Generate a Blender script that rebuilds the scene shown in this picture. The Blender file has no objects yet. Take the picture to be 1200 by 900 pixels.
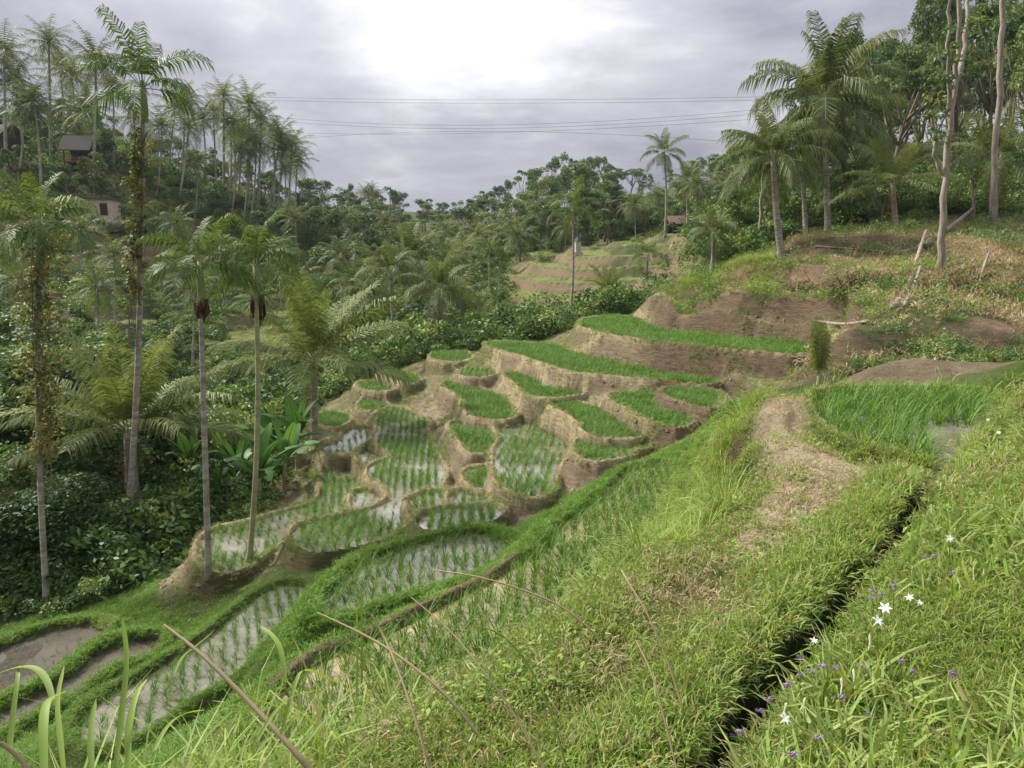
import bpy, math, random
import numpy as np
from math import radians as R, pi, sin, cos

# ------------------------------------------------------------------ camera, light, exposure
SC = bpy.context.scene
COL = SC.collection
FPX = 889.0
PITCH = math.atan(150 / FPX)
EYE = np.array([0.0, 0.0, 1.7])
cam = bpy.data.cameras.new('camera')
cam.sensor_width = 36
cam.lens = 36 * FPX / 1200
cam.clip_start = 0.05
cam.clip_end = 3000
camo = bpy.data.objects.new('camera', cam)
COL.objects.link(camo)
camo.location = EYE
camo.rotation_euler = (pi / 2 - PITCH, 0, 0)
SC.camera = camo

SUN_EL, SUN_AZ = R(44), R(-62)          # azimuth measured from +Y towards +X
sun = bpy.data.lights.new('sun', 'SUN')
sun.energy = 5.0
sun.angle = R(9)
sun.color = (1.0, 0.95, 0.86)
suno = bpy.data.objects.new('sun', sun)
COL.objects.link(suno)
suno.rotation_euler = (pi / 2 - SUN_EL, 0, pi - SUN_AZ)
suno.location = (0, 0, 60)

W = bpy.data.worlds.new('World')
SC.world = W
W.use_nodes = True


class NT:
    """small node-tree helper"""
    def __init__(s, t):
        s.t = t
        s.n = t.nodes
        s.n.clear()

    def new(s, kind, **kw):
        n = s.n.new(kind)
        for k, v in kw.items():
            if k == 'ins':
                for a, b in v.items():
                    s.set(n, a, b)
            else:
                setattr(n, k, v)
        return n

    def set(s, n, sock, v):
        i = n.inputs[sock]
        if isinstance(v, bpy.types.NodeSocket):
            s.t.links.new(v, i)
        else:
            i.default_value = v

    def math(s, op, a, b=0.0, c=None, clamp=False):
        n = s.new('ShaderNodeMath', operation=op, use_clamp=clamp)
        s.set(n, 0, a)
        s.set(n, 1, b)
        if c is not None:
            s.set(n, 2, c)
        return n.outputs[0]

    def mix(s, f, a, b, blend='MIX'):
        n = s.new('ShaderNodeMix', data_type='RGBA', blend_type=blend)
        s.set(n, 0, f)
        s.set(n, 6, a)
        s.set(n, 7, b)
        return n.outputs[2]

    def noise(s, scale, detail=4, vec=None, rough=0.55, dist=0.0):
        n = s.new('ShaderNodeTexNoise', ins={'Scale': scale, 'Detail': detail, 'Roughness': rough, 'Distortion': dist})
        if vec is not None:
            s.set(n, 'Vector', vec)
        return n.outputs['Fac']

    def ramp(s, f, stops):
        n = s.new('ShaderNodeValToRGB')
        e = n.color_ramp.elements
        while len(e) < len(stops):
            e.new(0.5)
        for k, (p, c) in enumerate(stops):
            e[k].position = p
            e[k].color = c if len(c) == 4 else (*c, 1)
        s.set(n, 0, f)
        return n.outputs[0]

    def mapr(s, v, a, b, c=0.0, d=1.0, smooth=True):
        n = s.new('ShaderNodeMapRange', interpolation_type='SMOOTHSTEP' if smooth else 'LINEAR')
        for k, x in enumerate((v, a, b, c, d)):
            s.set(n, k, x)
        return n.outputs[0]


def build_world():
    t = NT(W.node_tree)
    tc = t.new('ShaderNodeTexCoord').outputs['Generated']
    nrm = t.new('ShaderNodeVectorMath', operation='NORMALIZE')
    t.set(nrm, 0, tc)
    d = nrm.outputs[0]
    sp = t.new('ShaderNodeSeparateXYZ')
    t.set(sp, 0, d)
    X, Y, Z = sp.outputs
    el = t.math('MAXIMUM', Z, 0.0)
    den = t.math('ADD', el, 0.16)
    px = t.math('DIVIDE', X, den)
    py = t.math('DIVIDE', Y, den)
    cv = t.new('ShaderNodeCombineXYZ')
    t.set(cv, 0, px)
    t.set(cv, 1, py)
    t.set(cv, 2, 3.7)
    n1 = t.noise(0.8, 6, cv.outputs[0], 0.56, 0.5)
    n2 = t.noise(1.9, 5, cv.outputs[0], 0.6, 0.2)
    n = t.math('ADD', t.math('MULTIPLY', n1, 0.7), t.math('MULTIPLY', n2, 0.3))
    # cloud deck: grey lavender undersides to pale tops
    deck = t.ramp(n, [(0.33, (0.135, 0.133, 0.175)), (0.44, (0.21, 0.206, 0.245)), (0.54, (0.305, 0.297, 0.33)), (0.63, (0.48, 0.47, 0.50))])
    # overcast luminance rises towards the zenith
    lum = t.math('MULTIPLY_ADD', el, 2.7, 0.78)
    deck = t.mix(1.0, deck, lum, 'MULTIPLY')
    # darker bluish rain cloud low over the end of the valley
    low = t.mapr(Z, 0.15, 0.06)
    ce = t.mapr(t.math('ABSOLUTE', t.math('ADD', X, 0.10)), 0.45, 0.05)
    low = t.math('MULTIPLY', t.math('MULTIPLY', low, ce), 0.75)
    deck = t.mix(low, t.mix(1.0, deck, (0.93, 0.93, 0.93, 1), 'MULTIPLY'), (0.17, 0.178, 0.24, 1))
    # thin bright place in the cloud where the sun stands behind it
    dt = t.new('ShaderNodeVectorMath', operation='DOT_PRODUCT')
    t.set(dt, 0, d)
    b = np.array([-0.062, 0.94, 0.315])
    b /= np.linalg.norm(b)
    dt.inputs[1].default_value = b
    nd = t.math('MULTIPLY_ADD', n2, 0.024, t.math('ADD', dt.outputs['Value'], -0.012))
    g1 = t.mapr(nd, 0.982, 1.0)
    g2 = t.mapr(nd, 0.92, 1.0)
    g = t.math('ADD', t.math('MULTIPLY', g1, 0.42), t.math('MULTIPLY', g2, 0.15), clamp=True)
    deck = t.mix(g, deck, (1.12, 1.12, 1.12, 1))
    sky = t.new('ShaderNodeTexSky', sky_type='NISHITA', sun_disc=False, sun_elevation=SUN_EL, sun_rotation=SUN_AZ)
    skyc = t.mix(1.0, sky.outputs[0], (0.10, 0.10, 0.10, 1), 'MULTIPLY')
    colr = t.mix(0.93, skyc, deck)
    bg = t.new('ShaderNodeBackground', ins={'Color': colr, 'Strength': 1.0})
    t.t.links.new(bg.outputs[0], t.new('ShaderNodeOutputWorld').inputs[0])


build_world()
SC.view_settings.view_transform = 'Standard'
SC.view_settings.look = 'None'
SC.view_settings.exposure = 0.62
SC.view_settings.gamma = 1
SC.cycles.use_denoising = True
SC.cycles.max_bounces = 5
SC.cycles.use_adaptive_sampling = True
SC.cycles.adaptive_threshold = 0.02
SC.cycles.transparent_max_bounces = 6

# ------------------------------------------------------------------ small helpers
RNG = np.random.default_rng(11)
random.seed(5)


def ray(u, v):
    a, b = (u - 600) / FPX, (450 - v) / FPX
    return np.array([a, cos(PITCH) + b * sin(PITCH), -sin(PITCH) + b * cos(PITCH)])


def at_drop(u, v, H):
    d = ray(u, v)
    return EYE + d * (-H / d[2])


def at_dist(u, v, Y):
    d = ray(u, v)
    return EYE + d * (Y / d[1])


def project(P):
    P = np.asarray(P, float) - EYE
    f = P[..., 1] * cos(PITCH) - P[..., 2] * sin(PITCH)
    up = P[..., 1] * sin(PITCH) + P[..., 2] * cos(PITCH)
    f = np.maximum(f, 1e-3)
    return 600 + FPX * P[..., 0] / f, 450 - FPX * up / f


def hash2(i, j, s):
    n = (i * 374761393 + j * 668265263 + s * 974634277) & 0xffffffff
    n = ((n ^ (n >> 13)) * 1274126177) & 0xffffffff
    return ((n ^ (n >> 16)) & 0xffff) / 65535.0


def vnoise(x, y, s=0):
    xi, yi = np.floor(x).astype(np.int64), np.floor(y).astype(np.int64)
    fx, fy = x - xi, y - yi
    fx, fy = fx * fx * (3 - 2 * fx), fy * fy * (3 - 2 * fy)
    a, b = hash2(xi, yi, s), hash2(xi + 1, yi, s)
    c, d = hash2(xi, yi + 1, s), hash2(xi + 1, yi + 1, s)
    return (a + (b - a) * fx) * (1 - fy) + (c + (d - c) * fx) * fy


def fbm(x, y, s=0, o=3):
    r, a, t = 0, 0.5, 0
    for k in range(o):
        r = r + a * vnoise(x * 2 ** k, y * 2 ** k, s + k * 17)
        t += a
        a *= 0.5
    return r / t


def sstep(a, b, x):
    t = np.clip((x - a) / (b - a), 0, 1)
    return t * t * (3 - 2 * t)


def chaikin(P, n=2, closed=True):
    P = np.asarray(P, float)
    for _ in range(n):
        Q = np.roll(P, -1, 0) if closed else P[1:]
        A = P if closed else P[:-1]
        N = np.empty((2 * len(A), P.shape[1]))
        N[0::2] = A * .75 + Q * .25
        N[1::2] = A * .25 + Q * .75
        if not closed:
            N = np.vstack([P[:1], N, P[-1:]])
        P = N
    return P


def seg_dist(x, y, P, closed=True):
    d = np.full(x.shape, 1e9)
    Q = np.roll(P, -1, 0) if closed else P[1:]
    for (ax, ay), (bx, by) in zip(P[:len(Q)], Q):
        dx, dy = bx - ax, by - ay
        t = np.clip(((x - ax) * dx + (y - ay) * dy) / (dx * dx + dy * dy + 1e-12), 0, 1)
        d = np.minimum(d, (x - ax - t * dx) ** 2 + (y - ay - t * dy) ** 2)
    return np.sqrt(d)


def inside(x, y, P):
    r = np.zeros(x.shape, bool)
    n = len(P)
    for i in range(n):
        (ax, ay), (bx, by) = P[i], P[(i + 1) % n]
        c = (ay > y) != (by > y)
        r ^= c & (x < (bx - ax) * (y - ay) / (by - ay + 1e-12) + ax)
    return r


def tag(o, label=None, cat=None, group=None, kind=None):
    if label:
        o['label'] = label
    if cat:
        o['category'] = cat
    if group:
        o['group'] = group
    if kind:
        o['kind'] = kind
    return o


def empty(name, loc, rz=0.0, label=None, cat=None, group=None):
    o = bpy.data.objects.new(name, None)
    o.empty_display_size = 0.2
    COL.objects.link(o)
    o.location = tuple(float(c) for c in loc)
    o.rotation_euler = (0, 0, rz)
    return tag(o, label, cat, group)


def obj(name, me, mat=None, parent=None, loc=(0, 0, 0), rot=(0, 0, 0), scl=(1, 1, 1), link=True):
    o = bpy.data.objects.new(name, me)
    if link:
        COL.objects.link(o)
    if mat and not me.materials:
        me.materials.append(mat)
    if parent:
        o.parent = parent
    o.location = tuple(float(c) for c in loc)
    o.rotation_euler = rot
    o.scale = scl if not np.isscalar(scl) else (scl, scl, scl)
    return o


class MB:
    """collects shapes for one mesh, with a tint per vertex"""
    def __init__(s):
        s.v, s.f, s.t, s.n = [], [], [], 0

    def add(s, V, F, tint=0.5):
        V = np.asarray(V, float)
        s.v.append(V)
        s.t.append(np.full(len(V), tint) if np.isscalar(tint) else np.asarray(tint))
        n = s.n
        s.f.extend([tuple(int(i) + n for i in f) for f in F])
        s.n += len(V)

    def quads(s, Q, tint):
        """Q: (n,4,3) separate quads, tint: (n,)"""
        n = len(Q)
        s.v.append(Q.reshape(-1, 3))
        s.t.append(np.repeat(tint, 4))
        b = np.arange(n)[:, None] * 4 + np.arange(4) + s.n
        s.f.extend(map(tuple, b.tolist()))
        s.n += 4 * n

    def tube(s, P, r, k=6, tint=0.5, cap=True):
        P = np.asarray(P, float)
        m = len(P)
        r = np.full(m, r) if np.isscalar(r) else np.asarray(r, float)
        T = np.gradient(P, axis=0)
        T /= np.linalg.norm(T, axis=1)[:, None] + 1e-9
        ref = np.array([0.31, 0.95, 0.05]) if abs(T[0][2]) > 0.7 else np.array([0, 0, 1.0])
        A = np.cross(T, ref)
        A /= np.linalg.norm(A, axis=1)[:, None] + 1e-9
        B = np.cross(T, A)
        th = np.arange(k) * 2 * pi / k
        V = P[:, None] + (A[:, None] * np.cos(th)[None, :, None] + B[:, None] * np.sin(th)[None, :, None]) * r[:, None, None]
        F = []
        for i in range(m - 1):
            for j in range(k):
                j2 = (j + 1) % k
                F.append((i * k + j, i * k + j2, (i + 1) * k + j2, (i + 1) * k + j))
        if cap:
            F.append(tuple(range(k))[::-1])
            F.append(tuple((m - 1) * k + j for j in range(k)))
        s.add(V.reshape(-1, 3), F, tint)

    def box(s, lo, hi, tint=0.5):
        (a, b, c), (d, e, f) = lo, hi
        V = [(a, b, c), (d, b, c), (d, e, c), (a, e, c), (a, b, f), (d, b, f), (d, e, f), (a, e, f)]
        s.add(V, [(3, 2, 1, 0), (4, 5, 6, 7), (0, 1, 5, 4), (1, 2, 6, 5), (2, 3, 7, 6), (3, 0, 4, 7)], tint)

    def mesh(s, name, mat=None, smooth=False):
        me = bpy.data.meshes.new(name)
        V = np.concatenate(s.v) if s.v else np.zeros((0, 3))
        me.from_pydata(V.tolist(), [], s.f)
        a = me.attributes.new('tint', 'FLOAT', 'POINT')
        a.data.foreach_set('value', np.concatenate(s.t).astype(np.float32))
        if smooth:
            me.polygons.foreach_set('use_smooth', np.ones(len(me.polygons), bool))
        if mat:
            me.materials.append(mat)
        me.update()
        return me


# ------------------------------------------------------------------ materials
def leaf_mat(name, stops, trans=0.3, rough=0.55, spec=0.3, objvar=0.35, noise_scale=0.0):
    m = bpy.data.materials.new(name)
    m.use_nodes = True
    t = NT(m.node_tree)
    tint = t.new('ShaderNodeAttribute', attribute_name='tint').outputs['Fac']
    rnd = t.new('ShaderNodeObjectInfo').outputs['Random']
    f = t.math('ADD', tint, t.math('MULTIPLY', t.math('SUBTRACT', rnd, 0.5), objvar))
    if noise_scale:
        g = t.new('ShaderNodeNewGeometry').outputs['Position']
        f = t.math('ADD', f, t.math('MULTIPLY', t.math('SUBTRACT', t.noise(noise_scale, 3, g), 0.5), 0.5))
    c = t.ramp(f, stops)
    p = t.new('ShaderNodeBsdfPrincipled', ins={'Base Color': c, 'Roughness': rough, 'Specular IOR Level': spec})
    tr = t.new('ShaderNodeBsdfTranslucent', ins={'Color': t.mix(1.0, c, (1.25, 1.2, 0.6, 1), 'MULTIPLY')})
    mx = t.new('ShaderNodeMixShader', ins={0: trans, 1: p.outputs[0], 2: tr.outputs[0]})
    t.t.links.new(mx.outputs[0], t.new('ShaderNodeOutputMaterial').inputs[0])
    return m


def solid_mat(name, c1, c2, scale=4.0, rough=0.85, bump=0.3, stretch=(1, 1, 1), spec=0.2, bscale=None):
    m = bpy.data.materials.new(name)
    m.use_nodes = True
    t = NT(m.node_tree)
    tc = t.new('ShaderNodeTexCoord').outputs['Object']
    mp = t.new('ShaderNodeMapping')
    t.set(mp, 0, tc)
    mp.inputs['Scale'].default_value = stretch
    n = t.noise(scale, 5, mp.outputs[0], 0.65)
    n2 = t.noise(bscale or scale * 5, 4, mp.outputs[0], 0.6)
    c = t.mix(t.mapr(n, 0.34, 0.66), (*c1, 1), (*c2, 1))
    c = t.mix(0.35, c, t.mix(n2, (*c1, 1), (*c2, 1)))
    p = t.new('ShaderNodeBsdfPrincipled', ins={'Base Color': c, 'Roughness': rough, 'Specular IOR Level': spec})
    b = t.new('ShaderNodeBump', ins={'Strength': bump, 'Distance': 0.03, 'Height': t.math('ADD', n, n2)})
    t.set(p, 'Normal', b.outputs[0])
    t.t.links.new(p.outputs[0], t.new('ShaderNodeOutputMaterial').inputs[0])
    return m


def ground_mat():
    m = bpy.data.materials.new('soil')
    m.use_nodes = True
    t = NT(m.node_tree)
    col = t.new('ShaderNodeAttribute', attribute_name='earth').outputs['Color']
    pos = t.new('ShaderNodeNewGeometry').outputs['Position']
    mp = t.new('ShaderNodeMapping')
    t.set(mp, 0, pos)
    mp.inputs['Scale'].default_value = (1, 1, 5)
    n1 = t.noise(2.2, 6, mp.outputs[0], 0.65)
    n2 = t.noise(16, 5, mp.outputs[0], 0.7)
    n3 = t.noise(70, 3, pos, 0.6)
    k = t.math('ADD', t.math('MULTIPLY', n1, 0.8), t.math('ADD', t.math('MULTIPLY', n2, 0.9), t.math('MULTIPLY', n3, 0.5)))
    k = t.mapr(k, 0.72, 1.48, 0.42, 1.5, False)
    c = t.mix(1.0, col, k, 'MULTIPLY')
    c = t.mix(t.mapr(n2, 0.58, 0.75, 0, 0.35), c, (0.36, 0.30, 0.17, 1))
    p = t.new('ShaderNodeBsdfPrincipled', ins={'Base Color': c, 'Roughness': 0.95, 'Specular IOR Level': 0.15})
    h = t.math('ADD', n1, t.math('ADD', t.math('MULTIPLY', n2, 0.6), t.math('MULTIPLY', n3, 0.25)))
    b = t.new('ShaderNodeBump', ins={'Strength': 1.0, 'Distance': 0.16, 'Height': h})
    t.set(p, 'Normal', b.outputs[0])
    t.t.links.new(p.outputs[0], t.new('ShaderNodeOutputMaterial').inputs[0])
    return m


def water_mat(name, c1, c2):
    m = bpy.data.materials.new(name)
    m.use_nodes = True
    t = NT(m.node_tree)
    pos = t.new('ShaderNodeNewGeometry').outputs['Position']
    n = t.noise(1.6, 5, pos, 0.6)
    n2 = t.noise(9, 3, pos, 0.6)
    c = t.mix(t.mapr(t.math('ADD', n, t.math('MULTIPLY', t.math('SUBTRACT', n2, 0.5), 0.4)), 0.35, 0.65), (*c1, 1), (*c2, 1))
    p = t.new('ShaderNodeBsdfPrincipled', ins={'Base Color': c, 'Roughness': 0.04, 'IOR': 1.5, 'Specular IOR Level': 1.0})
    b = t.new('ShaderNodeBump', ins={'Strength': 0.08, 'Distance': 0.01, 'Height': t.noise(14, 2, pos)})
    t.set(p, 'Normal', b.outputs[0])
    t.t.links.new(p.outputs[0], t.new('ShaderNodeOutputMaterial').inputs[0])
    return m


M = {}
M['soil'] = ground_mat()
M['water'] = water_mat('paddy_water', (0.15, 0.135, 0.10), (0.23, 0.215, 0.17))
M['silt'] = water_mat('silty_water', (0.06, 0.052, 0.036), (0.095, 0.082, 0.058))
M['silt'].node_tree.nodes['Principled BSDF'].inputs['Roughness'].default_value = 0.32
M['silt'].node_tree.nodes['Principled BSDF'].inputs['Specular IOR Level'].default_value = 0.4
M['muddy'] = water_mat('muddy_water', (0.30, 0.23, 0.12), (0.40, 0.32, 0.16))
M['rice'] = leaf_mat('rice_leaf', [(0.1, (0.05, 0.13, 0.018)), (0.5, (0.09, 0.205, 0.028)), (0.9, (0.18, 0.28, 0.05))], 0.35)
M['grass'] = leaf_mat('grass_blade', [(0.0, (0.30, 0.235, 0.11)), (0.16, (0.16, 0.19, 0.05)), (0.30, (0.125, 0.22, 0.038)), (0.64, (0.22, 0.35, 0.06)), (1.0, (0.34, 0.40, 0.13))], 0.4, objvar=.45, noise_scale=1.4)
M['tall'] = leaf_mat('tall_grass_blade', [(0.0, (0.40, 0.33, 0.16)), (0.13, (0.22, 0.25, 0.07)), (0.35, (0.13, 0.21, 0.035)), (0.7, (0.23, 0.33, 0.055)), (1.0, (0.36, 0.44, 0.12))], 0.4)
M['bund'] = leaf_mat('bund_grass_blade', [(0.0, (0.24, 0.22, 0.10)), (0.12, (0.12, 0.19, 0.04)), (0.35, (0.09, 0.19, 0.03)), (0.7, (0.155, 0.295, 0.042)), (1.0, (0.25, 0.38, 0.08))], 0.4, noise_scale=1.2)
M['straw'] = leaf_mat('dry_straw', [(0.1, (0.20, 0.15, 0.08)), (0.5, (0.34, 0.27, 0.15)), (0.9, (0.46, 0.38, 0.22))], 0.2)
M['bush'] = leaf_mat('shrub_leaf', [(0.0, (0.028, 0.062, 0.019)), (0.4, (0.062, 0.132, 0.031)), (0.75, (0.116, 0.209, 0.046)), (1.0, (0.232, 0.295, 0.078))], 0.25, objvar=0.5)
M['tree'] = leaf_mat('tree_leaf', [(0.0, (0.035, 0.072, 0.026)), (0.4, (0.072, 0.136, 0.042)), (0.75, (0.128, 0.200, 0.056)), (1.0, (0.256, 0.288, 0.096))], 0.25, objvar=0.45)
M['palm'] = leaf_mat('palm_leaf', [(0.0, (0.05, 0.075, 0.032)), (0.45, (0.115, 0.155, 0.058)), (0.8, (0.19, 0.225, 0.085)), (1.0, (0.34, 0.32, 0.16))], 0.3, rough=0.55, spec=0.22, objvar=0.3)
M['palm_olive'] = leaf_mat('olive_palm_leaf', [(0.0, (0.07, 0.10, 0.035)), (0.45, (0.155, 0.20, 0.07)), (0.8, (0.24, 0.28, 0.10)), (1.0, (0.40, 0.37, 0.18))], 0.3, rough=0.55, spec=0.22, objvar=0.3)
M['palm_bright'] = leaf_mat('young_palm_leaf', [(0.0, (0.040, 0.080, 0.023)), (0.45, (0.081, 0.145, 0.035)), (0.8, (0.150, 0.210, 0.052)), (1.0, (0.287, 0.270, 0.115))], 0.3, rough=0.55, spec=0.22, objvar=0.25)
M['palm_dead'] = leaf_mat('dead_frond', [(0.0, (0.10, 0.06, 0.03)), (0.5, (0.22, 0.14, 0.07)), (1.0, (0.36, 0.26, 0.14))], 0.15)
M['banana'] = leaf_mat('banana_leaf', [(0.0, (0.039, 0.104, 0.026)), (0.5, (0.078, 0.182, 0.046)), (1.0, (0.169, 0.286, 0.091))], 0.3, rough=0.5, spec=0.25)
M['vine'] = leaf_mat('creeper_leaf', [(0.0, (0.05, 0.075, 0.025)), (0.4, (0.11, 0.14, 0.04)), (0.75, (0.24, 0.23, 0.07)), (1.0, (0.42, 0.27, 0.09))], 0.3)
M['trunk'] = solid_mat('palm_trunk', (0.15, 0.13, 0.10), (0.46, 0.42, 0.35), 1.6, 0.9, 0.8, (1.5, 1.5, 5))
M['trunk_green'] = solid_mat('green_palm_trunk', (0.20, 0.20, 0.10), (0.40, 0.37, 0.22), 1.2, 0.85, 0.4, (1.5, 1.5, 6))
M['bark'] = solid_mat('bark', (0.12, 0.095, 0.07), (0.30, 0.25, 0.19), 2.0, 0.9, 0.6, (2, 2, 0.6))
M['bark_pale'] = solid_mat('pale_bark', (0.15, 0.125, 0.095), (0.42, 0.37, 0.30), 3.0, 0.9, 1.0, (2, 2, 0.35))
M['fruit'] = solid_mat('palm_fruit', (0.10, 0.06, 0.04), (0.22, 0.13, 0.08), 6, 0.7, 0.4)
M['dead_wood'] = solid_mat('dead_wood', (0.17, 0.135, 0.10), (0.36, 0.31, 0.24), 5, 0.9, 0.5, (1, 1, 1))
M['stucco'] = solid_mat('stucco', (0.42, 0.33, 0.25), (0.58, 0.48, 0.38), 1.5, 0.9, 0.2)
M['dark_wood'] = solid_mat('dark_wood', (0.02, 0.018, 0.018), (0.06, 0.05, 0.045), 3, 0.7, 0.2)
M['red_wood'] = solid_mat('red_painted_wood', (0.22, 0.06, 0.06), (0.32, 0.10, 0.09), 3, 0.7, 0.2)
M['thatch'] = solid_mat('thatch', (0.06, 0.055, 0.055), (0.13, 0.12, 0.115), 6, 0.95, 0.6, (4, 4, 1))
M['tile'] = solid_mat('clay_tile', (0.13, 0.08, 0.065), (0.20, 0.125, 0.105), 4, 0.85, 0.5, (3, 3, 1))
M['cable'] = solid_mat('cable_sheath', (0.03, 0.03, 0.035), (0.05, 0.05, 0.055), 2, 0.6, 0.0)
M['stone'] = solid_mat('pale_stone', (0.30, 0.28, 0.25), (0.48, 0.46, 0.42), 6, 0.9, 0.4)
M['petal'] = leaf_mat('white_petal', [(0.0, (0.75, 0.75, 0.70)), (1.0, (0.85, 0.85, 0.82))], 0.3)
M['petal_purple'] = leaf_mat('purple_petal', [(0.0, (0.24, 0.13, 0.36)), (1.0, (0.46, 0.34, 0.60))], 0.2)

# ------------------------------------------------------------------ terrain
# rice fields: outline in the photograph, drop of the water below the eye, style
FIELDS = [
    ('upper strip', 3.2, 'dense', [(685, 375), (720, 370), (748, 375), (758, 386), (835, 394), (950, 404), (950, 416), (872, 411), (810, 405), (755, 399), (710, 390), (685, 384)]),
    ('long strip', 4.2, 'dense', [(573, 401), (607, 402), (652, 405), (657, 412), (688, 418), (738, 428), (790, 435), (835, 440), (835, 451), (772, 444), (700, 438), (660, 433), (645, 426), (607, 414), (576, 407)]),
    ('corner', 5.0, 'dense', [(508, 413), (547, 413), (548, 423), (513, 423)]),
    ('shelf', 5.7, 'dense', [(446, 436), (473, 436), (490, 446), (480, 448), (460, 443)]),
    ('left shelf', 6.0, 'dense', [(422, 451), (433, 447), (457, 453), (457, 458), (432, 456)]),
    ('low shelf', 6.4, 'dense', [(425, 472), (433, 469), (448, 473), (447, 480), (428, 479)]),
    ('edge pocket', 6.8, 'dense', [(376, 486), (395, 484), (406, 491), (398, 499), (376, 495)]),
    ('crook', 6.6, 'wet', [(382, 523), (407, 518), (411, 503), (430, 502), (432, 510), (416, 523), (412, 528), (390, 529)]),
    ('great paddy', 6.4, 'wet', [(443, 489), (463, 476), (478, 485), (500, 493), (490, 505), (500, 523), (507, 540), (515, 553), (508, 573), (487, 583), (475, 592), (468, 612), (445, 626), (418, 633), (380, 640), (357, 632), (353, 624), (360, 617), (390, 611), (440, 600), (466, 588), (470, 578), (460, 565), (443, 560), (437, 550), (448, 543), (464, 540), (465, 530), (453, 520), (442, 514), (452, 503), (446, 494)]),
    ('round pit', 6.65, 'sparse', [(423, 529), (433, 524), (450, 530), (447, 538), (430, 540)]),
    ('small pit', 6.6, 'sparse', [(423, 578), (441, 577), (446, 590), (431, 595), (421, 593)]),
    ('long low paddy', 7.1, 'wet', [(385, 545), (411, 546), (412, 560), (415, 572), (405, 580), (390, 601), (373, 609), (340, 618), (328, 628), (313, 641), (297, 652), (285, 662), (262, 663), (249, 652), (246, 626), (290, 618), (320, 608), (357, 597), (380, 588), (387, 575)]),
    ('curved field', 5.5, 'dense', [(520, 447), (550, 452), (562, 459), (580, 464), (590, 473), (603, 490), (567, 489), (553, 484), (551, 468), (533, 457)]),
    ('cleft', 5.8, 'dense', [(532, 497), (547, 493), (560, 503), (568, 508), (574, 518), (563, 531), (553, 527), (543, 510)]),
    ('middle paddy', 5.7, 'wet', [(587, 497), (615, 494), (627, 502), (650, 515), (661, 522), (657, 536), (643, 547), (638, 576), (620, 578), (603, 573), (590, 557), (588, 530), (596, 515)]),
    ('pocket', 6.0, 'dense', [(553, 552), (580, 550), (583, 555), (570, 563), (563, 569), (555, 562)]),
    ('sliver', 6.2, 'wet', [(488, 588), (500, 582), (526, 577), (527, 585), (520, 593), (493, 594)]),
    ('nook', 6.1, 'wet', [(537, 578), (558, 578), (562, 590), (535, 592)]),
    ('bund side', 5.9, 'wet', [(502, 607), (520, 600), (553, 597), (582, 597), (570, 607), (527, 613), (500, 614)]),
    ('bent field', 5.0, 'dense', [(647, 473), (673, 473), (700, 480), (717, 488), (724, 497), (755, 511), (700, 511), (692, 507), (690, 497), (665, 482)]),
    ('lower bent field', 5.15, 'dense', [(685, 517), (720, 516), (757, 521), (732, 525), (725, 534), (682, 538)]),
    ('right field', 4.6, 'dense', [(712, 464), (760, 461), (770, 475), (795, 485), (803, 495), (787, 500), (760, 490), (745, 480)]),
    ('far right field', 4.3, 'dense', [(782, 459), (810, 457), (838, 461), (834, 475), (820, 476), (790, 466)]),
    ('ribbon', 4.85, 'dense', [(592, 437), (610, 440), (628, 448), (630, 455), (652, 459), (685, 461), (647, 465), (622, 463), (615, 452)]),
    ('wet shelf', 5.1, 'wet', [(542, 433), (575, 435), (575, 441), (543, 440)]),
    ('near paddy', 4.6, 'clumps', [(783, 547), (740, 552), (720, 572), (695, 592), (660, 622), (640, 644), (612, 668), (565, 695), (515, 720), (477, 742), (435, 760), (400, 773), (360, 792), (325, 830), (320, 880), (400, 880), (500, 820), (560, 785), (640, 735), (700, 690), (770, 620), (800, 562)]),
    ('overgrown paddy', 5.4, 'bushy', [(500, 641), (540, 631), (575, 631), (582, 645), (560, 660), (520, 672), (480, 682), (430, 698), (398, 712), (388, 705), (402, 690), (432, 662)]),
    ('stubble paddy', 6.5, 'stubble', [(338, 690), (315, 700), (285, 725), (255, 750), (222, 773), (172, 803), (110, 838), (160, 850), (222, 808), (264, 786), (294, 764), (324, 736), (348, 700)]),
    ('brown paddy', 8.2, 'bare', [(-60, 790), (0, 765), (25, 752), (82, 735), (107, 737), (112, 746), (95, 766), (57, 790), (0, 817), (-60, 850)]),
    ('brown strip', 7.7, 'bare', [(0, 838), (50, 815), (82, 800), (132, 757), (182, 751), (178, 760), (140, 765), (104, 796), (25, 838)]),
    ('path paddy', 1.78, 'lush', [(958, 464), (1050, 461), (1148, 462), (1160, 478), (1140, 505), (1122, 530), (1108, 546), (1086, 545), (1035, 532), (985, 515), (960, 490)]),
]
GREEN_BUND = {'near paddy', 'overgrown paddy', 'stubble paddy', 'brown paddy', 'brown strip', 'path paddy'}
for i, f in enumerate(FIELDS):
    P = np.array([at_drop(u, v, f[1])[:2] for u, v in f[3]])
    P = chaikin(P, 2)
    nn = np.roll(P, -1, 0) - np.roll(P, 1, 0)
    nn = np.c_[nn[:, 1], -nn[:, 0]] / (np.linalg.norm(nn, axis=1)[:, None] + 1e-9)
    ar = np.sum(P[:, 0] * np.roll(P[:, 1], -1) - np.roll(P[:, 0], -1) * P[:, 1])
    nn *= np.sign(ar)
    g = {'near paddy': .1, 'path paddy': .05}.get(f[0], .2)
    P = P + nn * g + np.minimum(nn[:, 1:2], 0) * np.array([[0, .35 if f[0] != 'path paddy' else .1]])   # the front rim hides a strip of the field behind it
    FIELDS[i] = dict(name=f[0], z=1.7 - f[1], style=f[2], P=P, raw=P[::4])

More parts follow.
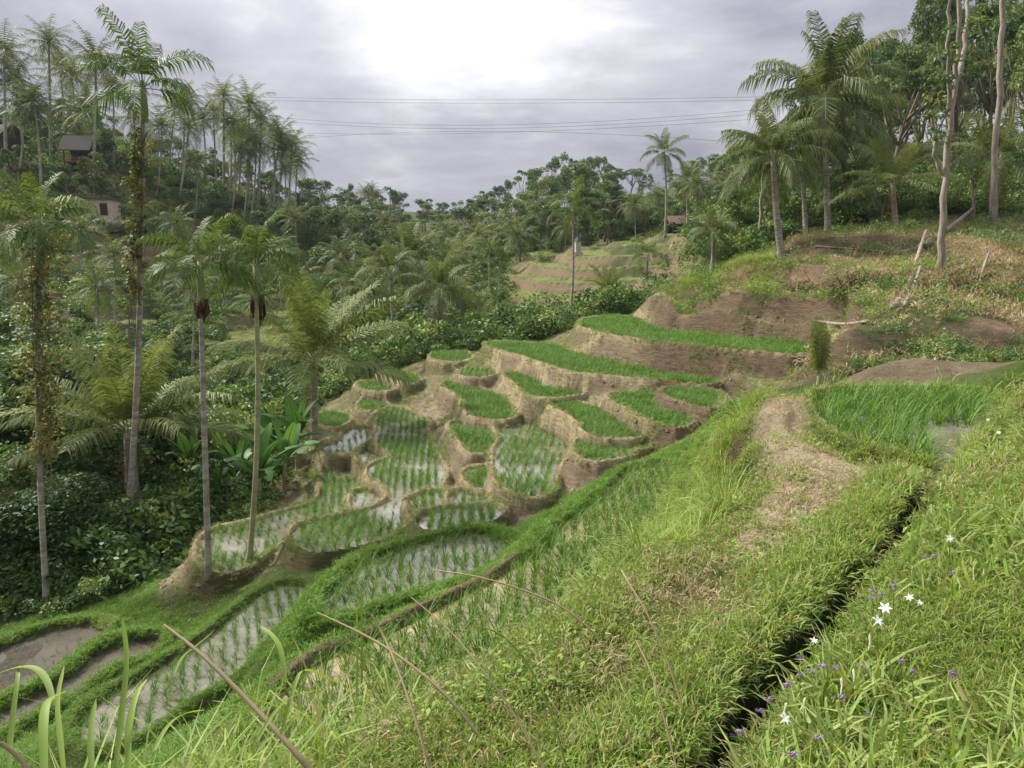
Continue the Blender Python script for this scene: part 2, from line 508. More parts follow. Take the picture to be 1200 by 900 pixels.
FIELDS.sort(key=lambda f: f['z'])
CTRL = []
for f in FIELDS:
    for p in f['raw']:
        CTRL.append((p[0], p[1], f['z'] - 0.3))
    c = f['raw'].mean(0)
    CTRL.append((c[0], c[1], f['z'] - 0.3))
# the bank the photographer stands on
CTRL += [(0, 0, 0), (-0.6, 1.2, 0), (0.5, 2, 0), (0.1, 3.0, 0), (0.6, 4.2, 0), (1.4, 4, 0), (1.9, 5.4, 0), (2.4, 7, 0), (2.9, 8.4, 0), (3.4, 9.3, -.02), (1.2, 2.5, 0),
         (3.0, 4, .28), (4.4, 6, .62), (5.6, 7.6, .66), (3, 2.2, .4), (5, 3.2, .9), (1.9, 1, .22), (8.5, 9, .8), (6.6, 9.6, .45), (0, -3, .3), (3, -3, 1.0), (-3, -3, -.4),
         (-2.6, 1.6, -.75), (-4, 3, -1.8), (-6, 3, -3.2), (-10, 5, -5.4), (-14, 10, -6.4), (-8, -3, -2.5), (7.2, 12.2, -.35), (5.2, 11.2, -.4)]
for u, v, H in [(430, 868, 1.7), (540, 790, 1.7), (650, 720, 1.7), (730, 672, 1.7), (800, 640, 1.7), (862, 580, 1.7), (872, 520, 1.7), (875, 480, 1.7), (890, 460, 1.72),
                (820, 560, 2.7), (830, 500, 2.8), (850, 470, 3.0)]:
    CTRL.append(tuple(at_drop(u, v, H)))
for u, v, Y in [(1060, 446, 13.5), (920, 445, 23.5), (880, 446, 24.5), (850, 446, 25), (905, 485, 14), (890, 470, 19), (850, 500, 15), (960, 432, 21.5), (1000, 424, 18.4), (1110, 412, 19.1), (1200, 418, 18.9), (1300, 420, 18.6), (1050, 420, 18.4), (1050, 380, 19.0), (1150, 384, 19.4), (1150, 415, 19.0),
                (1000, 380, 18.9), (1000, 352, 23.5), (1000, 344, 25.5), (1000, 314, 27.5), (1000, 298, 32), (1000, 276, 40), (990, 374, 21.5), (950, 322, 33), (950, 303, 36), (940, 282, 39),
                (1100, 384, 19.7), (1100, 362, 23), (1100, 352, 25), (1100, 322, 27), (1100, 303, 31), (1100, 268, 43), (1190, 386, 19.5), (1190, 364, 23), (1190, 322, 26), (1190, 292, 31), (1190, 256, 47),
                (900, 322, 34.5), (905, 301, 37.5), (850, 318, 39), (800, 330, 40), (800, 345, 46), (1320, 360, 23), (765, 351, 34.6), (765, 344, 37.6), (790, 350, 33.4), (790, 343, 36.4), (815, 349, 32.4), (815, 342, 35.4), (840, 349, 31.4), (840, 342, 34.4), (865, 350, 30.7), (865, 343, 33.7), (885, 351, 30.3), (885, 344, 33.3), (910, 353, 29.5), (910, 346, 32.5), (930, 356, 28.9), (930, 349, 31.9), (950, 360, 28.3), (950, 353, 31.3), (1320, 320, 27), (1320, 260, 45),
                (950, 252, 55), (1100, 237, 64), (1190, 222, 70), (1000, 232, 90), (1150, 205, 100), (1190, 185, 130), (900, 248, 85), (850, 268, 76),
                (790, 273, 95), (740, 285, 88), (700, 293, 84), (640, 320, 76), (600, 332, 78), (760, 325, 68), (720, 347, 60), (650, 352, 60), (600, 368, 58), (680, 385, 47), (620, 395, 47), (560, 405, 46),
                (560, 374, 64), (500, 408, 56), (450, 400, 60), (400, 380, 70), (480, 425, 44), (420, 440, 43), (370, 465, 42), (350, 455, 50), (350, 500, 33), (320, 545, 28), (290, 590, 25.5), (230, 610, 25), (170, 640, 23), (120, 660, 22),
                (60, 703, 19), (-40, 720, 19), (0, 655, 28), (-80, 640, 30), (200, 485, 45), (100, 455, 50), (0, 445, 50), (0, 565, 36), (120, 560, 34), (270, 520, 36), (200, 670, 20), (160, 690, 18.5),
                (200, 402, 60), (100, 382, 62), (0, 352, 65), (200, 322, 76), (100, 303, 78), (0, 283, 80), (112, 252, 86), (180, 272, 90), (250, 292, 90), (0, 213, 90), (60, 203, 95), (90, 186, 98),
                (200, 237, 104), (300, 262, 110), (380, 300, 112), (330, 322, 95), (300, 362, 80), (0, 155, 116), (100, 155, 122), (200, 212, 128), (300, 243, 138),
                (400, 300, 130), (450, 292, 150), (500, 292, 170), (560, 290, 170), (620, 286, 150), (680, 281, 120), (740, 267, 130), (820, 253, 120), (450, 266, 220), (530, 274, 260), (620, 258, 230), (700, 244, 220), (800, 218, 220),
                (300, 225, 210), (100, 165, 210), (-200, 150, 200), (1000, 175, 200), (1200, 155, 220), (1450, 200, 120), (1450, 265, 60), (1500, 340, 28), (-250, 255, 95), (-250, 400, 55), (-250, 600, 30)]:
    CTRL.append(tuple(at_dist(u, v, Y)))
for k in range(14):
    a = k * 2 * pi / 14
    CTRL.append((900 * sin(a), 900 * cos(a), 25.0))
for x, y, z in [(-40, -30, -4), (40, -30, 8), (0, -40, 5), (120, -60, 16), (-120, -60, 4), (0, -200, 15)]:
    CTRL.append((x, y, z))
EDGE = [((430, 868), (400, 880)), ((540, 790), (500, 820)), ((650, 720), (600, 760)), ((700, 690), (670, 712)), ((740, 668), (700, 690)), ((800, 640), (770, 620)), ((862, 590), (800, 562))]
for (u1, v1), (u2, v2) in EDGE:
    a, b = at_drop(u1, v1, 1.7), at_drop(u2, v2, 4.6)
    for t, z in ((.12, -.55), (.3, -1.5), (.6, -2.55), (.85, -3.05)):
        CTRL.append((a[0] + (b[0] - a[0]) * t, a[1] + (b[1] - a[1]) * t, z))
CTRL = np.array(CTRL)


def tps_fit(C, lam=0.02):
    n = len(C)
    d = np.hypot(C[:, None, 0] - C[None, :, 0], C[:, None, 1] - C[None, :, 1])
    K = np.where(d > 0, d, 0)               # linear kernel: no overshoot between the steps
    A = np.zeros((n + 1, n + 1))
    A[:n, :n] = K - lam * np.eye(n)
    A[:n, n] = A[n, :n] = 1
    w = np.linalg.solve(A, np.append(C[:, 2], 0))
    return w


TW = tps_fit(CTRL)


def base_height(x, y):
    out = np.full(x.shape, TW[-1])
    for (cx, cy, _), w in zip(CTRL, TW[:-1]):
        out += w * np.sqrt((x - cx) ** 2 + (y - cy) ** 2 + 0.02)
    return out


TH = np.concatenate([np.linspace(R(-45), R(45), 581), R(45) + np.linspace(0, R(270), 56)[1:]])
rr, q = [0.05, 0.3], 0.3
while q < 700:
    q *= 1.012 if q < 8 else (1.0047 if q < 42 else (1.007 if q < 115 else 1.02))
    rr.append(q)
RR = np.array(rr)
gx = RR[:, None] * np.sin(TH)[None]
gy = RR[:, None] * np.cos(TH)[None]
gu, gv = None, None

hb = base_height(gx, gy)
rad = np.hypot(gx, gy)
# little steps of old terraces on the hillsides across the valley
pu, pv = project(np.stack([gx, gy, hb], -1))
hillmask = sstep(46, 56, gy) * sstep(118, 104, gy) * np.clip(sstep(560, 600, pu) * sstep(850, 800, pu) + sstep(420, 360, pu) * (gy > 0), 0, 1)
ST = 1.15
q = (hb + 0.8 * fbm(gx / 14, gy / 14, 3)) / ST
fr = q - np.floor(q)
hb = hb + hillmask * ((np.floor(q) + sstep(0.62, 0.98, fr) - q) * ST)
bankmask = sstep(20, 23, gy) * sstep(46, 40, gy) * sstep(770, 800, pu)
q = (hb + 1.0 * fbm(gx / 6, gy / 6, 13) + .04 * gx) / 1.25
fr = q - np.floor(q)
hb = hb + .75 * bankmask * ((np.floor(q) + sstep(0.55, 0.95, fr) - q) * 1.25)
hb += bankmask * (fbm(gx / 2.2, gy / 2.2, 23) - .5) * .55
# rough ground
hb += (fbm(gx / 1.2, gy / 1.2, 21) - .5) * .30 * sstep(6, 16, rad)
hb += (fbm(gx / 9, gy / 9, 31) - .5) * 1.2 * sstep(45, 80, rad)
hb += (fbm(gx / .35, gy / .35, 41) - .5) * .05 * sstep(.5, 2, rad) * sstep(60, 30, rad)
H = hb.copy()
FLD = np.full(H.shape, -1, np.int16)           # which field a point lies in
NEAR = np.full(H.shape, 99.0)                  # distance to the nearest mud-walled field
NEARG = np.full(H.shape, 99.0)                 # distance to the nearest grass-walled field
CREST = np.zeros(H.shape)
for fi, f in enumerate(FIELDS):
    P = f['P']
    lo, hi = P.min(0) - 5, P.max(0) + 5
    ii = np.nonzero((gx > lo[0]) & (gx < hi[0]) & (gy > lo[1]) & (gy < hi[1]))
    x, y = gx[ii], gy[ii]
    wob = (fbm(x / 1.1, y / 1.1, 7 + fi) - .5)
    x2, y2 = x + wob * .25, y + (fbm(x / 1.1, y / 1.1, 77 + fi) - .5) * .25
    d = seg_dist(x, y, P)
    ins = inside(x, y, P)
    green = f['name'] in GREEN_BUND
    bw = 0.12 + .12 * fbm(x / 1.5, y / 1.5, 91 + fi) if not green else 0.26
    bh = (0.11 if not green else 0.12) + 0.08 * (fbm(x / .8, y / .8, 5 + fi) - .5)
    slope = 2.3 if not green else 1.15
    if f['name'] == 'path paddy':
        bw, bh, slope = 0.16, 0.09 + 0 * bh, 0.8
    dd = np.maximum(d + wob * .18, 0)
    prof = f['z'] + bh * sstep(0, .10, dd) - slope * np.maximum(dd - bw, 0) - 0.10 * sstep(bw * .6, bw * 1.3, dd)
    prof += (fbm(x / .4, y / .4, 55 + fi) - .5) * .30 * sstep(bw, bw + .4, dd)
    f['idx'] = ii
    f['ins'] = ins
    f['d'] = np.where(ins, 0, d)
    f['dd'], f['prof'], f['bw'] = dd, prof, bw + 0 * dd
    out = ~ins
    cur = H[ii]
    lift = out & (prof > cur) & (dd < (.45 if f['name'] == 'path paddy' else 3.4))
    cur = np.where(lift, prof, cur)
    CREST[ii] = np.where(lift & (dd < bw * 1.1), 1.0, np.where(lift, 0.0, CREST[ii]))
    H[ii] = cur
    tgt = NEARG if green else NEAR
    tgt[ii] = np.minimum(tgt[ii], np.where(ins, 0, d))
for fi, f in enumerate(FIELDS):                 # banks cut back above the lower fields
    ii, d = f['idx'], f['d']
    H[ii] = np.minimum(H[ii], np.where(d < 2.2, f['z'] + .16 + 3.2 * np.maximum(d - .05, 0), 99))
for fi, f in enumerate(FIELDS):
    ii, ins = f['idx'], f['ins']
    x, y = gx[ii], gy[ii]
    cur = H[ii]
    cur[ins] = f['z'] - 0.06 + (fbm(x[ins] / .6, y[ins] / .6, 9) - .5) * .05
    H[ii] = cur
    g = FLD[ii]
    g[ins] = fi
    skirt = np.where(f['dd'] < f['bw'] * 1.25, f['prof'], np.minimum(f['prof'], f['z'] + .1) - 1.9 * np.maximum(f['dd'] - f['bw'] * 1.25, 0))
    rim = ~ins & (f['dd'] < 1.0) & ((f['dd'] < f['bw'] * 1.25) | (skirt > cur))   # a higher field keeps its wall where it meets a lower one
    g[rim] = -1
    FLD[ii] = g
    cur[rim] = np.maximum(cur[rim], skirt[rim])
    H[ii] = cur
    CREST[ii] = np.where(rim & (f['dd'] < f['bw'] * 1.1), 1.0, np.where(ins, 0, CREST[ii]))

# the narrow irrigation ditch beside the path
DITCH = np.array([at_drop(u, v, 1.72)[:2] for u, v in [(1100, 546), (1097, 575), (1078, 612), (1052, 650), (1030, 684), (1004, 706), (975, 745), (935, 785), (895, 822), (855, 866), (820, 930), (760, 1030)]])
DITCH = chaikin(DITCH, 2, False)
near = np.nonzero((rad < 11))
dd = seg_dist(gx[near], gy[near], DITCH, False)
wob = (fbm(gx[near] / .3, gy[near] / .3, 15) - .5) * .10 + (fbm(gx[near] / .9, gy[near] / .9, 16) - .5) * .16
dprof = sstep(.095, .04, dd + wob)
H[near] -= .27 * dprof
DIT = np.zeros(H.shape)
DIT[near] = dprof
# heap of dug mud behind the path paddy
c = at_drop(1065, 446, 2.0)
H += .42 * np.exp(-(((gx - c[0]) / 1.7) ** 2 + ((gy - c[1]) / .7) ** 2)) * (1 + .3 * (fbm(gx / .4, gy / .4, 12) - .5))

# path outline (mown, trodden strip)
PATH = np.array([at_drop(u, v, 1.7)[:2] for u, v in [(884, 461), (945, 459), (962, 466), (950, 492), (975, 520), (1040, 545), (1075, 556), (1050, 600), (1000, 650), (940, 700), (880, 760), (820, 840), (780, 930), (480, 930), (560, 840), (640, 760), (720, 700), (800, 655), (862, 605), (888, 560), (878, 520), (870, 490)]])
PATH = chaikin(PATH, 2)
WORN = np.array([at_drop(u, v, 1.7)[:2] for u, v in [(880, 460), (950, 458), (968, 466), (956, 492), (980, 520), (1060, 552), (1035, 590), (990, 625), (930, 690), (850, 750), (760, 830), (640, 850), (600, 800), (690, 715), (800, 645), (862, 600), (884, 560), (874, 520), (866, 490)]])
WORN = chaikin(WORN, 2)
xn, yn = gx[near], gy[near]
PTH = np.zeros(H.shape)
PTH[near] = np.where(inside(xn, yn, PATH), 1.0, 0)
WRN = np.zeros(H.shape)
pm = np.where(inside(xn, yn, PATH), sstep(0, .35, seg_dist(xn, yn, PATH)), 0) * (FLD[near] < 0) * (1 - DIT[near]) * .9
hn = H[near]
H[near] = hn + (.015 + (fbm(xn / .5, yn / .5, 19) - .5) * .05 - hn) * pm
wi = inside(xn, yn, WORN)
WRN[near] = np.where(wi, sstep(0, .25, seg_dist(xn, yn, WORN)) * np.interp(yn, [2.5, 3.5, 4.6, 6], [.35, .7, .95, 1.0]), 0)


def grid_idx(x, y):
    th = np.mod(np.arctan2(x, y) + R(45), 2 * pi) - R(45)
    return np.interp(np.hypot(x, y), RR, np.arange(len(RR))), np.interp(th, TH, np.arange(len(TH)))


def sample(A, x, y, nearest=False):
    x, y = np.atleast_1d(np.asarray(x, float)), np.atleast_1d(np.asarray(y, float))
    i, j = grid_idx(x, y)
    if nearest:
        return A[np.round(i).astype(int), np.round(j).astype(int)]
    i0 = np.clip(i.astype(int), 0, len(RR) - 2)
    j0 = np.clip(j.astype(int), 0, len(TH) - 2)
    a, b = i - i0, j - j0
    return (A[i0, j0] * (1 - a) + A[i0 + 1, j0] * a) * (1 - b) + (A[i0, j0 + 1] * (1 - a) + A[i0 + 1, j0 + 1] * a) * b


def hz(x, y):
    return float(sample(H, x, y)[0])


def hit(u, v, y0=3.0):
    """where the line of sight through a point of the photograph meets the ground"""
    d = ray(u, v)
    t = np.geomspace(y0, 400, 3000)
    P = EYE + d[None] * t[:, None]
    z = sample(H, P[:, 0], P[:, 1])
    k = np.nonzero(P[:, 2] < z)[0]
    k = k[0] if len(k) else -1
    return np.array([P[k, 0], P[k, 1], z[k]])


def on_ground(u, Y):
    x = (u - 600) / FPX * Y * (1 / cos(PITCH)) * 1.0
    for _ in range(4):
        z = hz(x, Y)
        f = Y * cos(PITCH) - (z - 1.7) * sin(PITCH)
        x = (u - 600) / FPX * f
    return np.array([x, Y, hz(x, Y)])


# slope of the ground, for colours and planting
dr = np.gradient(RR)[:, None]
dt = np.gradient(TH)[None] * RR[:, None]
SLOPE = np.hypot(np.gradient(H, axis=0) / dr, np.gradient(H, axis=1) / np.maximum(dt, 1e-4))
pu, pv = project(np.stack([gx, gy, H], -1))


def mixc(a, b, t):
    return a + (np.asarray(b) - a) * t[..., None]


n1 = fbm(gx / 1.3, gy / 1.3, 101)
n2 = fbm(gx / 5, gy / 5, 102)
C = np.empty(H.shape + (3,))
C[:] = (0.050, 0.075, 0.024)                                              # overgrown slopes
C = mixc(C, (0.10, 0.085, 0.045), sstep(.5, .75, n1) * .7)
# terraced hillsides: green treads, tan risers
C = mixc(C, (0.19, 0.205, 0.07), hillmask * sstep(.5, .25, SLOPE))
C = mixc(C, (0.21, 0.165, 0.095), hillmask * sstep(.45, .8, SLOPE) * sstep(.3, .55, n2))
# grass near the viewer
C = mixc(C, (0.085, 0.125, 0.03), sstep(17, 11, rad) * (gy > -50))
# mud walled paddies
mud = sstep(2.6, 1.3, NEAR + (n1 - .5) * 1.5) * sstep(16, 17.5, gy)
C = mixc(C, (0.36, 0.295, 0.195), mud)
C = mixc(C, (0.20, 0.155, 0.10), mud * sstep(.5, .72, fbm(gx / .7, gy / .7, 105)) * .75)
C = mixc(C, (0.25, 0.19, 0.12), mud * sstep(.8, 1.6, SLOPE) * .7)
C = mixc(C, (0.14, 0.15, 0.05), mud * sstep(.52, .72, n2) * .7 * sstep(28, 40, gy + n1 * 6))
C = mixc(C, (0.50, 0.42, 0.25), mud * CREST * .85)
# grass walled paddies
gb = sstep(3.0, 1.5, NEARG) * (gy > 2) * (1 - mud)
C = mixc(C, (0.095, 0.15, 0.03), gb * .8)
C = mixc(C, (0.15, 0.105, 0.06), gb * sstep(1.2, 2.2, SLOPE) * .8)
# right-hand bank: cut earth, straw and weeds
bank = sstep(17, 20, gy) * sstep(50, 42, gy) * sstep(745, 775, pu)
C = mixc(C, (0.105, 0.115, 0.045), bank * .9 * (1 - mud))
C = mixc(C, (0.235, 0.165, 0.10), bank * sstep(.38, .58, n1) * .9)
C = mixc(C, (0.19, 0.14, 0.09), bank * sstep(.5, .9, SLOPE) * .95)
red = np.zeros(H.shape)
for (cu, cv, su, sv) in [(862, 330, 18, 14), (940, 335, 20, 12), (1012, 328, 34, 18), (1150, 340, 70, 22), (1190, 300, 60, 18), (1120, 275, 50, 10), (1190, 370, 40, 14), (930, 280, 40, 6)]:
    red = np.maximum(red, np.exp(-((pu - cu) / su) ** 2 - ((pv - cv) / sv) ** 2))
C = mixc(C, (0.32, 0.215, 0.145), np.clip(red * 1.6 * bank, 0, 1) * sstep(.3, .5, n1))
# dug heap and bare strip behind the near paddy
heap = np.exp(-(((gx - c[0]) / 2.4) ** 2 + ((gy - c[1]) / 1.2) ** 2))
C = mixc(C, (0.21, 0.165, 0.10), np.clip(heap * 1.5, 0, 1))
# trodden top of the wall beyond the near paddy
WALK = np.array([at_drop(u, v, 4.45)[:2] for u, v in [(600, 655), (560, 680), (510, 703), (455, 728), (400, 752), (350, 772), (250, 810), (190, 840), (100, 880), (40, 910)]])
dw = seg_dist(gx, gy, chaikin(WALK, 2, False), False)
walk = sstep(.55, .2, dw + (n1 - .5) * .3)
C = mixc(C, (0.20, 0.145, 0.09), walk * .95)
# the worn path
C = mixc(C, (0.10, 0.135, 0.035), PTH * .8)
C = mixc(C, (0.40, 0.32, 0.205), np.clip(WRN * 1.1, 0, 1) * sstep(.25, .55, n1 + .3))
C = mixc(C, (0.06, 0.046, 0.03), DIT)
isf = FLD >= 0
C[isf] = (0.13, 0.10, 0.055)
for fi, f in enumerate(FIELDS):
    if f['style'] in ('bare',):
        C[FLD == fi] = (0.12, 0.105, 0.08)
rb = np.exp(-((pu - 100) / 14) ** 2 - ((pv - 742) / 16) ** 2) * (gy < 25) * (gy > 8)
C = mixc(C, (0.20, 0.075, 0.045), np.clip(rb * .35, 0, 1))


def terrain_objects():
    nr, nt = H.shape
    idx = np.arange(nr * nt).reshape(nr, nt)
    a = idx[:-1, :]
    b = np.roll(idx, -1, 1)[:-1, :]
    cc = np.roll(idx, -1, 1)[1:, :]
    d = idx[1:, :]
    F = np.stack([a, b, cc, d], -1).reshape(-1, 4)
    V = np.stack([gx, gy, H], -1).reshape(-1, 3)
    # normals of the whole sheet, so that neighbouring sheets shade as one
    A = np.stack([gx, gy, H], -1)
    tr = np.gradient(A, axis=0)
    tt = (np.roll(A, -1, 1) - np.roll(A, 1, 1))
    N = np.cross(tt, tr)
    N /= np.linalg.norm(N, axis=-1)[..., None] + 1e-12
    N[N[..., 2] < 0] *= -1
    N = N.reshape(-1, 3)
    cls = np.zeros(H.shape, int)
    cls[(NEAR < 3.2) & (gy > 16.5)] = 1
    cls[(NEARG < 2.2) & (gy > 4) & (cls == 0)] = 2
    cls[(PTH > .5)] = 3
    cls[DIT > .45] = 4
    fc = cls[:-1, :].reshape(-1)
    Cf = C.reshape(-1, 3)
    info = [('ground', 'green hillside and valley ground around the terraces'), ('rice_terrace', 'mud walled rice terraces stepping down the middle of the valley'),
            ('grassy_terrace', 'grass covered walls around the nearer paddies'), ('path', 'trodden grassy path curving along the top of the bank'), ('ditch', 'narrow dark irrigation ditch beside the grassy path')]
    for k, (nm, lb) in enumerate(info):
        ff = F[fc == k]
        u, inv = np.unique(ff, return_inverse=True)
        ff = inv.reshape(-1, 4)
        me = bpy.data.meshes.new(nm)
        me.vertices.add(len(u))
        me.vertices.foreach_set('co', V[u].astype(np.float32).ravel())
        me.loops.add(ff.size)
        me.loops.foreach_set('vertex_index', ff.ravel().astype(np.int32))
        me.polygons.add(len(ff))
        me.polygons.foreach_set('loop_start', (np.arange(len(ff)) * 4).astype(np.int32))
        me.polygons.foreach_set('use_smooth', np.ones(len(ff), bool))
        me.update(calc_edges=True)
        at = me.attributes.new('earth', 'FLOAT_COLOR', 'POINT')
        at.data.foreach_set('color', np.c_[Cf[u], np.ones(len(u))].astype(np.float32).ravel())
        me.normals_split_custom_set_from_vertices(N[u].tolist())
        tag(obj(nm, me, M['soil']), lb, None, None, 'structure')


terrain_objects()

for f in FIELDS:
    P = f['P']
    c0 = P.mean(0)
    n = np.roll(P, -1, 0) - np.roll(P, 1, 0)
    n = np.c_[n[:, 1], -n[:, 0]] / (np.linalg.norm(n, axis=1)[:, None] + 1e-9)
    area = 0.5 * np.sum(P[:, 0] * np.roll(P[:, 1], -1) - np.roll(P[:, 0], -1) * P[:, 1])
    Q = P + n * (0.10 if area > 0 else -0.10)
    me = bpy.data.meshes.new('paddy_water')
    me.from_pydata([(x, y, f['z'] - (.055 if f['style'] == 'bare' else 0)) for x, y in Q], [], [tuple(range(len(Q)))[::1 if area > 0 else -1]])
    me.update()
    tag(obj('paddy_water', me, M[{'clumps': 'muddy', 'bare': 'silt'}.get(f['style'], 'water')]), 'still water lying in the ' + f['name'] + (' ' if 'paddy' in f['name'] or 'field' in f['name'] else ' paddy ') + 'of the terraces', None, None, 'structure')

#@@PLANTS
# ------------------------------------------------------------------ leaf and tree shapes
def leaf_cloud(mb, centers, radii, n, size, rng, tint=(0.2, 0.8), flat=0.55, droop=0.0, narrow=0.5):
    """n small bent leaves spread over the outside of each clump"""
    for c, r in zip(centers, radii):
        ti = rng.uniform(*tint)
        d = rng.normal(size=(n, 3))
        d /= np.linalg.norm(d, axis=1)[:, None]
        d[:, 2] = np.where(rng.random(n) < .75, np.abs(d[:, 2]), d[:, 2])
        p = np.asarray(c) + d * np.asarray(r) * rng.uniform(.35, 1.05, (n, 1)) ** .6
        a = rng.normal(size=(n, 3)) + d * .6
        a[:, 2] = a[:, 2] * flat - droop
        a /= np.linalg.norm(a, axis=1)[:, None]
        b = np.cross(a, d + rng.normal(size=(n, 3)) * .5)
        b /= np.linalg.norm(b, axis=1)[:, None] + 1e-9
        s = size * rng.uniform(.6, 1.3, (n, 1))
        q = np.stack([p - a * s, p + b * s * narrow, p + a * s, p - b * s * narrow], 1)
        mb.quads(q, np.clip(ti + rng.normal(0, .12, n), 0, 1))


def crown_mesh(kind, seed, leaf, nleaf, mat):
    """crown of a broadleaf tree of height 1 (from the ground), radius about .33"""
    rng = np.random.default_rng(seed)
    mb = MB()
    cs, rs = [], []
    if kind == 'round':
        for k in range(15):
            a = rng.uniform(0, 2 * pi)
            h = rng.uniform(.34, .9)
            w = .25 * math.sqrt(max(.1, 1 - ((h - .58) / .45) ** 2)) * rng.uniform(.4, 1)
            cs.append((w * cos(a), w * sin(a), h))
            r = rng.uniform(.08, .145)
            rs.append((r, r, r * .8))
    elif kind == 'tall':
        for k in range(13):
            a = rng.uniform(0, 2 * pi)
            h = rng.uniform(.25, .95)
            w = .12 * rng.uniform(.2, 1)
            cs.append((w * cos(a), w * sin(a), h))
            r = rng.uniform(.06, .11)
            rs.append((r, r, r * 1.1))
    elif kind == 'umbrella':
        for k in range(14):
            a = rng.uniform(0, 2 * pi)
            w = .34 * math.sqrt(rng.random())
            cs.append((w * cos(a), w * sin(a), .93 - w * .55 + rng.uniform(-.1, .04)))
            r = rng.uniform(.07, .13)
            rs.append((r, r, r * .45))
    elif kind == 'shrub':
        for k in range(9):
            a = rng.uniform(0, 2 * pi)
            w = .36 * math.sqrt(rng.random())
            cs.append((w * cos(a), w * sin(a), rng.uniform(.25, .85) - w * .4))
            r = rng.uniform(.16, .27)
            rs.append((r, r, r * .85))
    leaf_cloud(mb, cs, rs, nleaf, leaf, rng)
    return mb.mesh(kind + '_crown', mat), cs


def limb_mesh(kind, cs, seed, mat, r0=.02):
    rng = np.random.default_rng(seed)
    mb = MB()
    top = .82 if kind != 'shrub' else .5
    P = [(rng.normal(0, .012) * k, rng.normal(0, .012) * k, -.04 + top * k / 6) for k in range(7)]
    mb.tube(P, np.linspace(r0, r0 * .3, 7), 6)
    for c in cs[:9]:
        h = min(c[2] * rng.uniform(.45, .75), top * .85)
        i = np.interp(h, [p[2] for p in P], np.arange(7))
        s = np.array(P[int(i)])
        c = np.array(c)
        m = (s + c) / 2 + rng.normal(0, .015, 3) + np.array([0, 0, -.02])
        mb.tube([s, m, c], [r0 * .5, r0 * .35, r0 * .12], 4)
    return mb.mesh(kind + '_limbs', mat, True)


TREES = {}
for kind, nv, leaf, nl, mt, bk in [('round', 4, .020, 190, 'tree', 'bark'), ('tall', 3, .016, 190, 'tree', 'bark_pale'), ('umbrella', 3, .017, 170, 'tree', 'bark'), ('shrub', 4, .017, 900, 'bush', 'bark'), ('fine', 3, .0115, 620, 'tree', 'bark')]:
    for k in range(nv):
        kk = 'round' if kind == 'fine' else kind
        cm, cs = crown_mesh(kk, 40 + k * 7 + len(kind), leaf, nl, M[mt])
        TREES.setdefault(kind, []).append((cm, limb_mesh(kk, cs, 90 + k, M[bk], .022 if kind != 'tall' else .014)))


def tree(kind, P, h, w=1.0, name=None, label=None, cat='tree', group=None, v=None):
    cm, lm = TREES[kind][random.randrange(len(TREES[kind])) if v is None else v]
    e = empty(name or 'broadleaf_tree', P, random.uniform(0, 2 * pi), label, cat, group)
    s = (h * w, h * w, h)
    obj('crown', cm, None, e, scl=s)
    obj('trunk', lm, None, e, scl=s)
    return e


# ------------------------------------------------------------------ palms
def frond_shape(mb, L, e0, droop, nl, ll, wid, rng, az=0.0, hang=.35, tint=.5, rach=.018, org=(0, 0, 0), twist=0.0, lean=.55, start=.14, two=True):
    n = 9
    s = np.linspace(0, 1, n)
    ang = e0 - droop * s ** 1.5
    dx, dz = np.cos(ang), np.sin(ang)
    px = np.concatenate([[0], np.cumsum((dx[1:] + dx[:-1]) / 2)]) * L / (n - 1)
    pz = np.concatenate([[0], np.cumsum((dz[1:] + dz[:-1]) / 2)]) * L / (n - 1)
    P = np.stack([px, np.zeros(n), pz], 1)
    T = np.stack([dx, np.zeros(n), dz], 1)
    sub = MB()
    sub.tube(P, np.linspace(rach, rach * .25, n) * L / 3, 4, min(1, tint + .35))
    ss = np.repeat(np.linspace(start, 1, nl), 2)
    sd = np.tile([1., -1.], nl)
    ss = np.clip(ss + rng.normal(0, .006, len(ss)), 0, 1)
    m = len(ss)
    p = np.stack([np.interp(ss, s, P[:, k]) for k in range(3)], 1)
    t = np.stack([np.interp(ss, s, T[:, k]) for k in range(3)], 1)
    side = np.zeros((m, 3))
    side[:, 1] = sd * cos(twist)
    side[:, 2] = sd * sin(twist)
    up = np.cross(t, np.array([0, 1., 0]))
    up *= np.sign(up[:, 2:3] + 1e-6)
    l = ll * (0.45 + 1.1 * np.sin(np.clip(ss * 1.05, 0, 1) * pi * .82 + .25)) / 1.5 * rng.uniform(.8, 1.12, m) * np.where(rng.random(m) < .07, .35, 1)
    d = side + t * (lean + .5 * ss[:, None] ** 2) + up * .22 + rng.normal(0, .11, (m, 3))
    d /= np.linalg.norm(d, axis=1)[:, None]
    g = np.array([0, 0, -1.0])
    w = wid * (1 - .45 * ss[:, None])
    mid = p + d * l[:, None] * .5 + g * (hang * l[:, None] * .14)
    tip = p + d * l[:, None] * (1 - .22 * hang) + g * (hang * l[:, None] * .62)
    q1 = np.stack([p - t * w * .3, p + t * w * .3, mid + t * w * .5, mid - t * w * .5], 1)
    q2 = np.stack([mid - t * w * .5, mid + t * w * .5, tip + t * w * .08, tip - t * w * .08], 1)
    tt = np.clip(tint + rng.normal(0, .1, m), 0, 1)
    if two:
        sub.quads(q1, tt)
        sub.quads(q2, np.clip(tt + .06, 0, 1))
    else:
        sub.quads(np.stack([p - t * w * .5, p + t * w * .5, tip + t * w * .15, tip - t * w * .15], 1), tt)
    V = np.concatenate(sub.v)
    ca, sa = cos(az), sin(az)
    V = np.stack([V[:, 0] * ca - V[:, 1] * sa, V[:, 0] * sa + V[:, 1] * ca, V[:, 2]], 1) + np.asarray(org)
    mb.add(V, sub.f, np.concatenate(sub.t))


